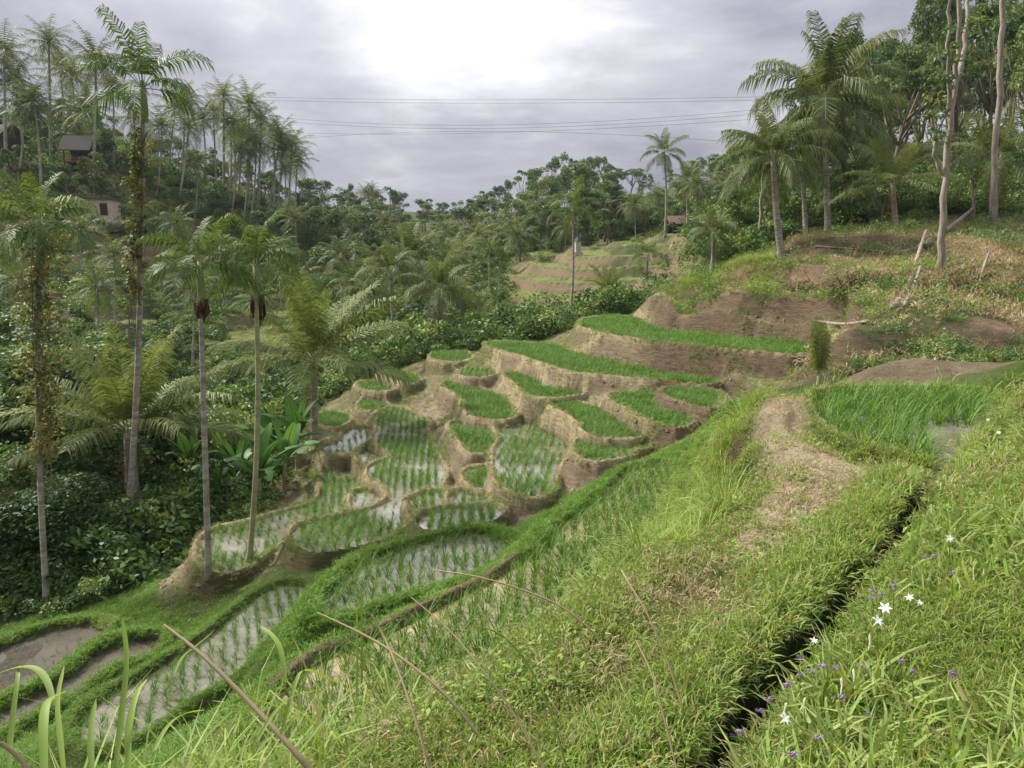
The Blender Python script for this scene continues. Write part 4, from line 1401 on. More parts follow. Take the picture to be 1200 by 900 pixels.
kc = plateau & rod & (dtc > .12) & (rng.random(len(x)) < .22 * sstep(.48, .65, fbm(x / .6, y / .6, 306)))
P = ground_pts(x, y, kc)
scatter('cut_straw', 'cut_straw', P, rng.uniform(.5, 1.3, len(P)), rng, 'dead stems among the grass right of the ditch', .5)
kc = plateau & rod & (dtc > .25) & (rng.random(len(x)) < .05 * sstep(.5, .6, fbm(x / .9, y / .9, 307)))
P = ground_pts(x, y, kc)
scatter('lush_grass', 'lush_grass', P, rng.uniform(1.2, 2.0, len(P)), rng, 'longer pale grass tufts scattered on the bank right of the ditch', .35)
k3 = plateau & rod & (dtc > .15) & (rng.random(len(x)) < .6)
P = ground_pts(x, y, k3)
scatter('lush_grass', 'lush_grass', P, rng.uniform(.4, .95, len(P)) * (.5 + .8 * nz[k3]), rng, 'thick green grass on the bank right of the ditch', .35)
k4 = plateau & rod & (dtc > .1) & (rng.random(len(x)) < .35)
P = ground_pts(x, y, k4)
scatter('short_grass', 'short_grass', P, rng.uniform(.8, 1.4, len(P)), rng, 'fine short grass between the longer tufts right of the ditch', .3)
k5 = plateau & (dtc > .1) & (rng.random(len(x)) < np.where(rod, .12, .05)) & (fbm(x / .7, y / .7, 310) > .45)
P = ground_pts(x, y, k5)
scatter('herbs', 'herbs', P, rng.uniform(.5, 1.1, len(P)), rng, 'small broad leaved weeds in the bank grass', .25)

# tall grass down the slope between the path and the near paddy
x, y = polar(rng, 46000, 1.2, 20, -52, 44, power=.8)
fld = sample(FLD, x, y, True)
z = sample(H, x, y)
ng = sample(NEARG, x, y)
pth = sample(PTH, x, y)
u, v = project(np.stack([x, y, z], 1))
slope = (fld < 0) & (z < -.06) & (z > -3.1) & (pth < .5) & (x > -9) & ~right_of_ditch(x, y) & (near_ditch(x, y) > .6) & (seg_dist(x, y, PATH) > .12)
nearslope = slope & (seg_dist(x, y, np.array([p['P'] for p in FIELDS if p['name'] == 'near paddy'][0])) < 6)
front = nearslope & (y < np.interp(x, [-6, -2.4, -.4, 1.2, 2.5, 3.6], [7.6, 7.0, 7.9, 10.0, 12.4, 16]))
nz = fbm(x / .8, y / .8, 320)
zone = np.interp(u, [-200, 150, 420, 560, 700, 760, 1000], [.20, .26, .20, .08, .22, .9, 1.0]) + np.where((u < 470) & (np.hypot(x, y) < 3.4), -.05, 0)
k = front & (rng.random(len(x)) < zone * (.25 + nz))
P = ground_pts(x, y, k)
uu = u[k]
scatter('tall_grass', 'tall_grass', P, rng.uniform(.5, 1.0, len(P)) * (1 + .5 * rng.random(len(P)) * (np.hypot(P[:, 0], P[:, 1]) < 3.4) * (uu < 470)) * np.interp(uu, [0, 400, 560, 700, 780, 1000], [1.15, .9, .5, .6, 1.0, 1.0]), rng, 'tall pale green grass leaning on the slope below the path', .22)
k = front & (rng.random(len(x)) < np.interp(u, [400, 560, 700, 780], [.2, .08, .14, .45]))
P = ground_pts(x, y, k)
scatter('lush_grass', 'lush_grass', P, rng.uniform(.6, 1.4, len(P)), rng, 'mid height green grass covering the slope below the path', .3)

# grassy walls of the nearer paddies
x, y = polar(rng, 150000, 4, 24, power=1.1)
fld = sample(FLD, x, y, True)
ng, mg = sample(NEARG, x, y), sample(NEAR, x, y)
z = sample(H, x, y)
wk = sample(walk, x, y)
k = (fld < 0) & (ng < 2.6) & (mg > 1.0) & (z < -1.2) & (rng.random(len(x)) > wk * .92) & (rng.random(len(x)) < .9)
P = ground_pts(x, y, k)
nz = fbm(P[:, 0] / .9, P[:, 1] / .9, 340)
scatter('bund_grass', 'bund_grass', P, rng.uniform(.5, 1.0, len(P)) * (.45 + 1.0 * nz) * np.where(seg_dist(P[:, 0], P[:, 1], [f['P'] for f in FIELDS if f['name'] == 'stubble paddy'][0]) < 1.0, .5, 1), rng, 'bright green grass growing over the walls of the nearer paddies', .3)

# dry and green tufts on the mud walls
x, y = polar(rng, 130000, 16.5, 46, -30, 24, power=1.0)
fld = sample(FLD, x, y, True)
mg = sample(NEAR, x, y)
cr = sample(CREST, x, y)
nz = fbm(x / 1.1, y / 1.1, 350)
k = (fld < 0) & (mg < 3) & (rng.random(len(x)) < (.05 + .45 * cr + .5 * np.clip(nz - .5, 0, 1)))
P = ground_pts(x, y, k)
scatter('dry_grass', 'dry_grass', P, rng.uniform(.3, .75, len(P)), rng, 'dry straw coloured grass along the mud walls of the terraces', .4)
k = (fld < 0) & (mg < 3) & (rng.random(len(x)) < .55 * sstep(.52, .68, fbm(x / 1.6, y / 1.6, 355)) + .04)
P = ground_pts(x, y, k)
scatter('bund_grass', 'bund_grass', P, rng.uniform(.3, .9, len(P)), rng, 'patchy green grass on the mud walls of the terraces', .35)
k = (fld < 0) & (mg < 3.2) & (rng.random(len(x)) < .02)
P = ground_pts(x, y, k)
scatter('clods', 'clods', P, rng.uniform(.3, 1.0, len(P)), rng, 'clods of dried mud lying on the terrace walls', .3)

# right-hand bank: weeds, grass and straw
x, y = polar(rng, 60000, 17, 52, 2, 44, power=1.2)
z = sample(H, x, y)
u, v = project(np.stack([x, y, z], 1))
fld = sample(FLD, x, y, True)
mg = sample(NEAR, x, y)
nz = fbm(x / 2.2, y / 2.2, 360)
rd = sample(red, x, y)
bk = (fld < 0) & (mg > .8) & (u > 760) & (v < 440) & ~((v > 374) & (v < 412) & (u > 940) & (rng.random(len(x)) < .72))
k = bk & (nz > .5) & (rng.random(len(x)) > rd * 1.3) & (rng.random(len(x)) < .35 * sstep(.5, .66, nz))
P = ground_pts(x, y, k)
scatter('bund_grass', 'bund_grass', P, rng.uniform(.8, 1.9, len(P)), rng, 'rough green grass on the right-hand bank', .3)
k = bk & (rng.random(len(x)) < np.where(v > 372, .015, .055) * sstep(.5, .72, fbm(x / 1.6, y / 1.6, 365))) & (rng.random(len(x)) > rd)
P = ground_pts(x, y, k)
scatter('weeds', 'weeds', P, rng.uniform(.4, 1.2, len(P)), rng, 'leafy weeds and creepers on the right-hand bank', .2)
k = bk & (v > 342) & (v < 372) & (u > 790) & (u < 1040) & (rng.random(len(x)) < .75)
P = ground_pts(x, y, k)
scatter('bund_grass', 'bund_grass', P, rng.uniform(.6, 1.3, len(P)), rng, 'green grass along the ledge above the upper strip paddy', .3)
k = bk & (v > 285) & (v < 342) & (u > 800) & (u < 905) & (rng.random(len(x)) < .7) & (rd < .4)
P = ground_pts(x, y, k)
scatter('tall_grass', 'tall_grass', P, rng.uniform(.7, 1.3, len(P)), rng, 'long bright grass hanging over the left shoulder of the right-hand bank', .3)
k = bk & (rng.random(len(x)) < .09 + .2 * rd)
P = ground_pts(x, y, k)
scatter('dry_grass', 'dry_grass', P, rng.uniform(1.0, 2.6, len(P)), rng, 'cut straw and dead stems lying on the right-hand bank', .5)
k = bk & (v > 398) & (u > 975) & (nz > .5) & (rng.random(len(x)) < .2)
P = ground_pts(x, y, k)
scatter('undergrowth', 'undergrowth', P, rng.uniform(.2, .45, len(P)), rng, 'dark creepers hanging over the gully at the foot of the right-hand bank', .2)

# undergrowth over the rest of the valley
x, y = polar(rng, 30000, 17, 150, -46, 44, power=.7)
z = sample(H, x, y)
u, v = project(np.stack([x, y, z], 1))
fld = sample(FLD, x, y, True)
mg, ng = sample(NEAR, x, y), sample(NEARG, x, y)
hm = sample(hillmask, x, y)
nz = fbm(x / 7, y / 7, 370)
open_ = (u > 745) & (y < 50) & (v > 250)
k = (fld < 0) & (mg > 2.0) & (ng > 1.6) & ~open_ & ~((u > 600) & (u < 840) & (v > 272) & (v < 380) & (y > 50) & (y < 98) & (nz < .62)) & (z < 40) & (rng.random(len(x)) < np.where(hm > .4, np.where(u < 430, np.clip((nz - .42) * 4, .06, .6), .03), 1.0)) & ((y > 18) & ((u < 760) | (y > 48)))
P = ground_pts(x, y, k)
scatter('undergrowth', 'undergrowth', P, np.exp(rng.normal(.05, .42, len(P))) * np.interp(P[:, 1], [18, 40, 120], [.75, 1, 1.6]), rng, 'tangled leafy undergrowth covering the valley sides', .2)
k = (fld < 0) & (mg > 1.2) & (hm > .3) & (y > 44) & (y < 118) & (rng.random(len(x)) < np.where(u > 560, .3, .5))
P = ground_pts(x, y, k)
scatter('bund_grass', 'bund_grass', P, rng.uniform(1.2, 2.6, len(P)), rng, 'grass and crops on the old hillside terraces across the valley', .2)

# rice in the fields, in rows that run up the valley
for fi, f in enumerate(FIELDS):
    st = f['style']
    if st == 'bare':
        sp, key, sc, pr = .2, 'rice', (.25, .5), .45
    elif st == 'stubble':
        sp, key, sc, pr = .2, 'rice', (.7, 1.0), .97
    elif st == 'clumps':
        sp, key, sc, pr = .19, 'rice', (1.15, 1.6), .98
    elif st == 'bushy':
        sp, key, sc, pr = .19, 'rice', (1.0, 1.5), .93
    elif st == 'lush':
        sp, key, sc, pr = .14, 'rice', (1.05, 1.4), .97
    elif st == 'wet':
        sp, key, sc, pr = .225, 'rice', (.95, 1.3), .97
    elif st == 'sparse':
        sp, key, sc, pr = .25, 'rice', (.7, 1.0), .6
    else:
        sp, key, sc, pr = .155, 'rice_thick', (.8, 1.05), .98
    lo, hi = f['P'].min(0), f['P'].max(0)
    c0 = (lo + hi) / 2
    ang = -math.atan2(c0[0], c0[1]) * .9 + rng.normal(0, .06)
    Lm = np.linalg.norm(hi - lo) / 2 + .5
    gxx, gyy = np.meshgrid(np.arange(-Lm, Lm, sp), np.arange(-Lm, Lm, sp * (.5 if st in ('wet', 'stubble') else .85)))
    gxx = gxx.ravel() + .03 * np.sin(gyy.ravel() * .8)
    gyy = gyy.ravel()
    xx = c0[0] + gxx * cos(ang) - gyy * sin(ang) + rng.normal(0, .016, gxx.size)
    yy = c0[1] + gxx * sin(ang) + gyy * cos(ang) + rng.normal(0, .03, gxx.size)
    k = inside(xx, yy, f['P'])
    k &= seg_dist(xx, yy, f['P']) > .05
    k &= sample(FLD, xx, yy, True) == fi
    k &= rng.random(len(k)) < pr
    xx, yy = xx[k], yy[k]
    if f['name'] == 'path paddy':                       # the open corner of murky water
        uu, vv = project(np.stack([xx, yy, np.full(len(xx), f['z'])], 1))
        k = ~((uu > 1092) & (vv > 500)) & (rng.random(len(xx)) < np.interp(vv, [455, 490, 545], [1, 1, .75]))
        xx, yy = xx[k], yy[k]
    nz = fbm(xx / 1.5, yy / 1.5, 400 + fi)
    if not len(xx):
        continue
    if st == 'wet':                                     # clearer water towards one side
        k = rng.random(len(xx)) < np.clip(.95 + (nz - .46) * 3.5, .3, 1)
        xx, yy, nz = xx[k], yy[k], nz[k]
    P = np.stack([xx, yy, np.full(len(xx), f['z'] - .03)], 1)
    nm = f['name'] if 'paddy' in f['name'] or 'field' in f['name'] else f['name'] + ' paddy'
    scatter('rice', key, P, rng.uniform(*sc, len(P)) * (.62 + .76 * nz), rng, 'young green rice planted in rows in the ' + nm, .10)
#@@DETAIL
# ------------------------------------------------------------------ creepers climbing two of the palms
def creeper(axis, z0, z1, r, n, label, seed, leaf=.05):
    rng = np.random.default_rng(seed)
    a, b = map(np.asarray, axis)
    mb = MB()
    cs, rs = [], []
    for k in range(n):
        t = z0 + (z1 - z0) * (k + rng.random()) / n
        p = a + (b - a) * t
        o = rng.normal(0, r * .5, 2)
        cs.append((o[0] + p[0] - a[0], o[1] + p[1] - a[1], p[2] - a[2]))
        q = r * rng.uniform(.5, 1.0)
        rs.append((q, q, q * 1.5))
    leaf_cloud(mb, cs, rs, 75, leaf, rng, (.05, .95), droop=.5)
    e = empty('creeper', a, 0, label, 'climbing plant')
    obj('foliage', mb.mesh('creeper_foliage', M['vine']), None, e)
    mb = MB()
    for k in range(6):
        ph = rng.uniform(0, 6.28)
        P = []
        for t in np.linspace(max(.0, z0 - .1), z1, 30):
            p = (b - a) * t
            P.append((p[0] + cos(ph + t * 9) * r * .45, p[1] + sin(ph + t * 9) * r * .45, p[2]))
        mb.tube(P, .014, 4)
    obj('vine_stem', mb.mesh('creeper_stem', M['bark']), None, e)


creeper(AP1, .58, .90, .24, 44, 'yellow and orange creeper wrapped round the upper trunk of the tallest areca palm', 1)
creeper(AP4, .40, .98, .36, 62, 'wide ragged olive creeper hanging on the areca palm at the far left', 2)

# ------------------------------------------------------------------ banana plants behind the long low paddy
def banana_leaf(L, Wd, e0, droop, rng):
    n = 10
    s = np.linspace(0, 1, n)
    ang = e0 - droop * s ** 1.4
    px = np.concatenate([[0], np.cumsum(np.cos(ang))[:-1]]) * L / (n - 1)
    pz = np.concatenate([[0], np.cumsum(np.sin(ang))[:-1]]) * L / (n - 1)
    wd = Wd * np.where(s < .18, .04, np.sin(np.clip((s - .14) / .86, 0, 1) ** .7 * pi * .97) ** .6)
    mb = MB()
    mb.tube(np.stack([px, 0 * px, pz], 1), np.linspace(.035, .008, n), 5, .95)
    V, F = [], []
    for i in range(n):
        lift = .35 * wd[i]
        V += [(px[i], -wd[i], pz[i] + lift * .6 + rng.normal(0, .012)), (px[i], 0, pz[i] + .012), (px[i], wd[i], pz[i] + lift * .6 + rng.normal(0, .012))]
    for i in range(n - 1):
        for j in range(2):
            if rng.random() < .93:
                F.append((i * 3 + j, i * 3 + j + 1, i * 3 + 4 + j, i * 3 + 3 + j))
    mb.add(V, F, np.tile([.45, .7, .5], n))
    return mb.mesh('banana_leaf', M['banana'], True)


rg = np.random.default_rng(8)
BL = [banana_leaf(1.9, .26, e, d, rg) for e, d in [(1.45, .5), (1.25, .9), (1.0, 1.2), (.75, 1.5), (.4, 1.4)]]
BST = trunk_mesh('pseudostem', (0, 0, -.2), (0, 0, 1.3), .12, .07, M['trunk_green'], .03, 8, 5, 1.2)
for k, (u, v, sc, lb) in enumerate([(258, 612, .75, 'banana plant with a dead brown leaf, left of the slim green-stemmed palm'), (306, 600, .95, 'tall banana plant with upright leaves right behind the green-stemmed palm'), (280, 585, .9, 'banana plant between the two slim palms, farther back'),
                                    (335, 575, .8, 'banana plant nearest to the mud walled paddies'), (322, 555, .9, 'banana plant at the back right of the clump'), (225, 575, .85, 'banana plant left of the clump, under the fallen-looking fronds'), (350, 548, .9, 'small banana plant at the foot of the coconut palm beside the paddies')]):
    P = hit(u, v, 14)
    e = empty('banana_plant', P, 0, lb, 'banana plant', 'banana plants behind the low paddy')
    obj('stem', BST, None, e, scl=(sc, sc, sc))
    for j in range(9):
        i = min(4, int(j * 5 / 9))
        az = j * 2.4 + k
        obj('leaf', BL[i], None, e, (0, 0, 1.15 * sc), (random.gauss(0, .2), 0, az), (sc, sc, sc))
    if k == 0:
        for j in range(3):
            l = BL[4].copy()
            l.materials.clear()
            l.materials.append(M['palm_dead'])
            tag(obj('leaf', l, None, e, (0, 0, 1.0 * sc), (0, .9, j * 2 + 1), (sc * .8, sc * .8, sc * .8)), 'dead brown leaf hanging down')

# broad upright leaf standing behind the end of the path
P = on_ground(957, 13.5)
top = at_dist(957, 374, P[1])
e = empty('leafy_shoot', P, 0, 'grey-green upright leafy shoot standing behind the end of the path', 'plant')
hh = (top[2] - P[2])
mb = MB()
mb.tube([(0, 0, -.1), (.02, 0, hh * .35), (.0, 0, hh * .62)], [.045, .035, .02], 6)
obj('stem', mb.mesh('shoot_stem', M['trunk_green'], True), None, e)
for j in range(7):
    s = hh * random.uniform(.62, .8)
    obj('leaf', FROND['broad'][0], None, e, (0, 0, hh * random.uniform(.15, .28)), (random.gauss(0, .06), random.uniform(-.12, .1), j * .9 + .3), (s * .8, s * .95, s))

# ------------------------------------------------------------------ bare and pale trunks on the right-hand bank
def limbs(name, mat, P, branches, label, cat, group=None):
    e = empty(name, P, 0, label, cat, group)
    for nm, pts, r in branches:
        mb = MB()
        pts = np.asarray(pts, float) - P
        q = chaikin(pts, 2, False)
        q[1:-1] += np.random.default_rng(len(q)).normal(0, .03, q[1:-1].shape)
        mb.tube(q, np.interp(np.linspace(0, 1, len(q)), np.linspace(0, 1, len(r)), r), 7)
        obj(nm, mb.mesh(nm, mat, True), None, e)
    return e


P = hit(1103, 314, 15)
Y = P[1]
D = lambda u, v, dy=0: at_dist(u, v, Y + dy)
e = limbs('bare_tree', M['bark_pale'], P, [
    ('trunk', [P + (0, 0, -.3), D(1104, 260), D(1110, 180), D(1118, 100), D(1124, 40), D(1130, -60)], [.17, .125, .105, .085, .07, .05]),
    ('branch', [D(1108, 208), D(1098, 190), D(1094, 165), D(1096, 140)], [.1, .075, .05, .02]),
    ('branch', [D(1119, 100), D(1132, 60, .5), D(1134, 10, .8), D(1140, -50, 1)], [.1, .09, .07, .05]),
    ('branch', [D(1113, 130), D(1112, 70, -.4), D(1113, 20, -.5), D(1112, -40, -.6)], [.09, .07, .055, .03]),
    ('branch', [D(1117, 105), D(1104, 80), D(1098, 50)], [.05, .035, .012])], 'tall bare tree with a pinkish forked trunk on the right bank', 'tree')
rng = np.random.default_rng(31)
mb = MB()
cs = [D(u, v, rng.uniform(-.6, .6)) - P for u, v in [(1096, 120), (1100, 95), (1092, 142), (1104, 60), (1140, 30), (1110, 40), (1128, 75), (1098, 165)]]
leaf_cloud(mb, cs, [(.55, .55, .45)] * len(cs), 60, .09, rng, (.3, .9))
obj('foliage', mb.mesh('sparse_foliage', M['tree']), None, e)
P = on_ground(1163, 44)
Y = P[1]
e = limbs('tall_tree', M['bark_pale'], P, [('trunk', [P + (0, 0, -.3), D(1166, 180), D(1171, 100), D(1176, 20), D(1179, -90)], [.2, .17, .16, .145, .12])], 'very tall straight pale trunk at the right edge, its crown above the picture', 'tree')
mb = MB()
cs = [D(1179, -90) - P + rng.normal(0, 1.6, 3) for _ in range(10)]
leaf_cloud(mb, cs, [(1.1, 1.1, .8)] * 10, 120, .12, rng, (.2, .8))
obj('crown', mb.mesh('crown', M['tree']), None, e)
for u, v, tu, tv, Y, lb in [(1141, 246, 1140, 196, 48, 'thin pale sapling trunk left of the very tall tree'), (890, 262, 895, 190, 52, 'thin pale trunk left of the front coconut palms'), (1029, 262, 1021, 205, 50, 'leaning grey trunk in the middle of the right bank forest')]:
    P = on_ground(u, Y)
    e = limbs('sapling', M['bark_pale'], P, [('trunk', [P + (0, 0, -.2), D((u + tu) / 2, (v + tv) / 2), D(tu, tv)], [.12, .1, .07])], lb, 'tree', 'thin trunks of the right bank forest')
    mb = MB()
    cs = [at_dist(tu, tv, Y) - P + rng.normal(0, .7, 3) for _ in range(6)]
    leaf_cloud(mb, cs, [(.7, .7, .5)] * 6, 90, .09, rng, (.2, .8))
    obj('crown', mb.mesh('crown', M['tree']), None, e)

# fallen wood on the right bank
def log(pts, r, label, name='fallen_branch', group='fallen wood on the right bank'):
    W_ = [hit(u, v, 15) + np.array([0, 0, h]) for u, v, h in pts]
    mb = MB()
    q = chaikin(np.array(W_), 2, False)
    mb.tube(q, np.linspace(r, r * .6, len(q)), 7)
    q = q - 0
    me = mb.mesh(name, M['dead_wood'], True)
    o = obj(name, me)
    tag(o, label, 'branch', group)
    return o


log([(1046, 362, .05), (1066, 342, .25), (1076, 308, .5), (1084, 286, .6)], .10, 'bleached dead branch slanting down the bank below the bare tree')
log([(1060, 360, .05), (1072, 338, .2), (1078, 322, .3)], .07, 'shorter bleached branch lying beside the slanting one')
log([(1085, 292, .25), (1110, 276, .3), (1140, 252, .4)], .16, 'thick grey log leaning uphill right of the bare tree')
log([(1047, 300, .12), (1070, 298, .15), (1090, 286, .2)], .12, 'grey log lying left of the bare tree')
log([(955, 291, .08), (985, 293, .08), (1012, 295, .08), (1040, 297, .08)], .05, 'long thin pole lying on the upper ledge of the bank')
log([(955, 381, .15), (985, 386, .15), (1018, 383, .15)], .06, 'thin dark pole lying above the gully')
log([(1148, 335, .1), (1152, 322, .3), (1158, 312, .5)], .06, 'short broken stick standing on the bank at far right')

# cut straw heaps on the bank
STRAWHEAP = []
for k in range(3):
    rng = np.random.default_rng(700 + k)
    mb = MB()
    n = 420
    a = rng.uniform(0, 6.28, n)
    rr_ = np.sqrt(rng.random(n))
    p = np.stack([rr_ * np.cos(a), rr_ * np.sin(a) * .6, .32 * (1 - rr_ ** 1.5) * rng.random(n) + .02], 1)
    d = np.stack([np.cos(a + rng.normal(0, .9, n)), np.sin(a + rng.normal(0, .9, n)), rng.normal(-.25, .3, n)], 1)
    sd = np.cross(d, [0, 0, 1.])
    sd /= np.linalg.norm(sd, axis=1)[:, None] + 1e-9
    mb.quads(np.stack([p - d * .2 - sd * .012, p - d * .2 + sd * .012, p + d * .2 + sd * .006, p + d * .2 - sd * .006], 1), rng.uniform(.1, .8, n))
    STRAWHEAP.append(mb.mesh('straw_heap', M['palm_dead']))
for k, (u, v, s, lb) in enumerate([(940, 338, .95, 'heap of pinkish dead straw left of centre on the bank'), (1008, 336, 1.25, 'heap of pinkish dead straw below the ledge in the middle of the bank'), (1030, 330, .9, 'small straw heap touching the middle one'), (1090, 343, 1.1, 'brown straw heap beside the bleached branches'),
                                   (1120, 342, 1.2, 'dark brown straw heap under the weeds at right'), (1152, 350, 1.1, 'long straw heap farther right on the bank'), (1186, 346, 1.3, 'straw heap at the right edge of the bank')]):
    s *= 1.25
    P = hit(u, v, 15)
    o = obj('straw_heap', STRAWHEAP[k % 3], None, None, P, (0, 0, random.uniform(-.4, .4)), (s, s, s))
    tag(o, lb, 'straw heap', 'straw heaps on the right bank')

# ------------------------------------------------------------------ buildings
def gable(mb, w, d, h, over, th=.12):
    """two roof slopes on a ridge along x, with thickness"""
    for sgn in (-1, 1):
        a = np.array([[-w / 2 - over, sgn * (d / 2 + over), -over * h / (d / 2)], [w / 2 + over, sgn * (d / 2 + over), -over * h / (d / 2)], [w / 2 + over, 0, h], [-w / 2 - over, 0, h]])
        b = a + (0, 0, th)
        mb.add(np.vstack([a, b]), [(0, 1, 2, 3), (7, 6, 5, 4), (0, 4, 5, 1), (1, 5, 6, 2), (2, 6, 7, 3), (3, 7, 4, 0)])


# plastered hut on the left hillside
P = on_ground(122, 86)
c0 = at_dist(122, 254, 86)
P[2] = c0[2] - .2
e = empty('plastered_hut', P, .15, 'small plastered hut with one dark opening on the left hillside', 'hut')
e.scale = (.78, .78, .8)
mb = MB()
Wd, Dp, Hh = 3.7, 3.2, 2.5
mb.box((-Wd / 2, -Dp / 2, 0), (.15, -Dp / 2 + .2, Hh))
mb.box((1.2, -Dp / 2, 0), (Wd / 2, -Dp / 2 + .2, Hh))
mb.box((.15, -Dp / 2, 2.0), (1.2, -Dp / 2 + .2, Hh))
mb.box((.15, -Dp / 2, 0), (1.2, -Dp / 2 + .2, .35))
mb.box((-Wd / 2, -Dp / 2 + .2, 0), (-Wd / 2 + .2, Dp / 2, Hh))
mb.box((Wd / 2 - .2, -Dp / 2 + .2, 0), (Wd / 2, Dp / 2, Hh))
mb.box((-Wd / 2 + .2, Dp / 2 - .2, 0), (Wd / 2 - .2, Dp / 2, Hh))
obj('wall', mb.mesh('hut_wall', M['stucco']), None, e)
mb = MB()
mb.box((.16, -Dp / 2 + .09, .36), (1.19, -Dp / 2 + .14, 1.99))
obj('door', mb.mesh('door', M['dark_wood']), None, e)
mb = MB()
for a, b in (((.08, -Dp / 2 - .04, .28), (.155, -Dp / 2 - .003, 2.07)), ((1.195, -Dp / 2 - .04, .28), (1.27, -Dp / 2 - .003, 2.07)), ((.155, -Dp / 2 - .04, 2.0), (1.195, -Dp / 2 - .003, 2.07))):
    mb.box(a, b)
obj('door_frame', mb.mesh('door_frame', M['stucco']), None, e)
mb = MB()
mb.box((-Wd / 2 - .25, -Dp / 2 - .3, Hh + .003), (Wd / 2 + .25, Dp / 2 + .3, Hh + .2))
obj('roof', mb.mesh('flat_roof', M['thatch']), None, e)
mb = MB()
mb.box((-Wd / 2 - .1, -Dp / 2 - .1, -1.8), (Wd / 2 + .1, Dp / 2 + .1, -.003))
obj('plinth', mb.mesh('plinth', M['stucco']), None, e)
# little stone terrace in front with pots
rng = np.random.default_rng(9)
for k in range(4):
    q = P + np.array([2.0 + k * .75, -2.6 - .1 * k, 0])
    q[2] = max(hz(q[0], q[1]), P[2] - .6)
    mb = MB()
    r = rng.uniform(.14, .26)
    mb.tube([(0, 0, -.2), (0, 0, r * .5), (0, 0, r * 1.1), (0, 0, r * 1.5)], [r * .7, r, r * .9, r * .3], 7)
    tag(obj('boulder', mb.mesh('boulder', M['stone'], True), None, None, q), 'pale stone lying right of the plastered hut', 'stone', 'pale stones beside the plastered hut')

# thatched pavilion higher on the hill
P = on_ground(96, 97)
c0 = at_dist(96, 190, 97)
P[2] = c0[2]
e = empty('thatched_pavilion', P, .1, 'dark thatched pavilion with a red railing high on the left hill', 'pavilion')
mb = MB()
gable(mb, 4.6, 4.2, 2.3, .7, .2)
obj('roof', mb.mesh('thatch_roof', M['thatch']), None, e, (0, 0, 2.6))
for sx in (-1, -.33, .33, 1):
    for sy in (-1, 1):
        mb = MB()
        mb.box((sx * 2.2 - .08, sy * 2 - .08, -.9), (sx * 2.2 + .08, sy * 2 + .08, 2.62))
        obj('post', mb.mesh('post', M['dark_wood']), None, e)
mb = MB()
mb.box((-2.5, -2.3, -.25), (2.5, 2.3, -.02))
obj('floor', mb.mesh('floor', M['red_wood']), None, e)
mb = MB()
mb.box((-2.2, 1.5, 0), (2.2, 1.6, 2.6))
obj('wall', mb.mesh('back_wall', M['dark_wood']), None, e)
rail = empty('railing', (0, 0, 0))
rail.parent = e
mb = MB()
mb.box((-2.45, -2.22, .72), (2.45, -2.14, .8))
obj('rail', mb.mesh('rail', M['red_wood']), None, rail)
mb = MB()
mb.box((-.04, -.03, 0), (.04, .03, .72))
bal = mb.mesh('baluster', M['red_wood'])
for k in range(16):
    obj('baluster', bal, None, rail, (-2.4 + k * .32, -2.18, 0))
bpy.data.objects['thatched_pavilion'].scale = (.62, .62, .62)
# roof corner farther left
P = on_ground(6, 95)
c0 = at_dist(6, 176, 95)
P[2] = c0[2]
e = empty('thatched_house', P, -.35, 'house with a pale roof edge at the left border of the hill', 'house')
mb = MB()
gable(mb, 5, 4.2, 1.7, .6, .15)
obj('roof', mb.mesh('house_roof', M['thatch']), None, e, (0, 0, 2.4))
mb = MB()
mb.box((-2.5, -1.9, -1), (2.5, 1.9, 2.36))
obj('wall', mb.mesh('house_wall', M['dark_wood']), None, e)
mb = MB()
mb.box((-3.1, -2.76, 1.68), (3.1, -2.71, 1.86))
obj('fascia', mb.mesh('fascia', M['stone']), None, e)

bpy.data.objects['thatched_house'].scale = (.7, .7, .7)
# red-roofed hut among the palms on the right
P = on_ground(797, 94)
c0 = at_dist(797, 274, 94)
P[2] = c0[2]
e = empty('field_hut', P, .12, 'small open hut with a reddish tiled roof among the palms', 'hut')
mb = MB()
gable(mb, 2.9, 2.6, .75, .45, .1)
obj('roof', mb.mesh('tiled_roof', M['tile']), None, e, (0, 0, 1.3))
for sx in (-1, 1):
    for sy in (-1, 1):
        mb = MB()
        mb.box((sx * 1.3 - .06, sy * 1.15 - .06, -.5), (sx * 1.3 + .06, sy * 1.15 + .06, 1.3))
        obj('post', mb.mesh('post', M['dark_wood']), None, e)
mb = MB()
mb.box((-1.24, .95, -.3), (1.24, 1.02, 1.2))
obj('wall', mb.mesh('back_wall', M['dark_wood']), None, e)
mb = MB()
mb.box((-1.4, -1.25, -.12), (1.4, .94, 0))
obj('floor', mb.mesh('floor', M['dead_wood']), None, e)
# small pale shrine beside the far terraces
P = on_ground(677, 84)
e = empty('shrine', P, .2, 'small pale stone shrine under the trees at the top of the old terraces', 'shrine')
mb = MB()
mb.box((-.45, -.4, -.3), (.45, .4, .35))
obj('base', mb.mesh('base', M['stone']), None, e)
mb = MB()
mb.box((-.3, -.28, .353), (.3, .28, 1.5))
obj('body', mb.mesh('body', M['stone']), None, e)
mb = MB()
mb.tube([(0, 0, 1.503), (0, 0, 1.6), (0, 0, 2.0)], [.5, .48, .08], 4)
obj('roof', mb.mesh('roof', M['thatch']), None, e)

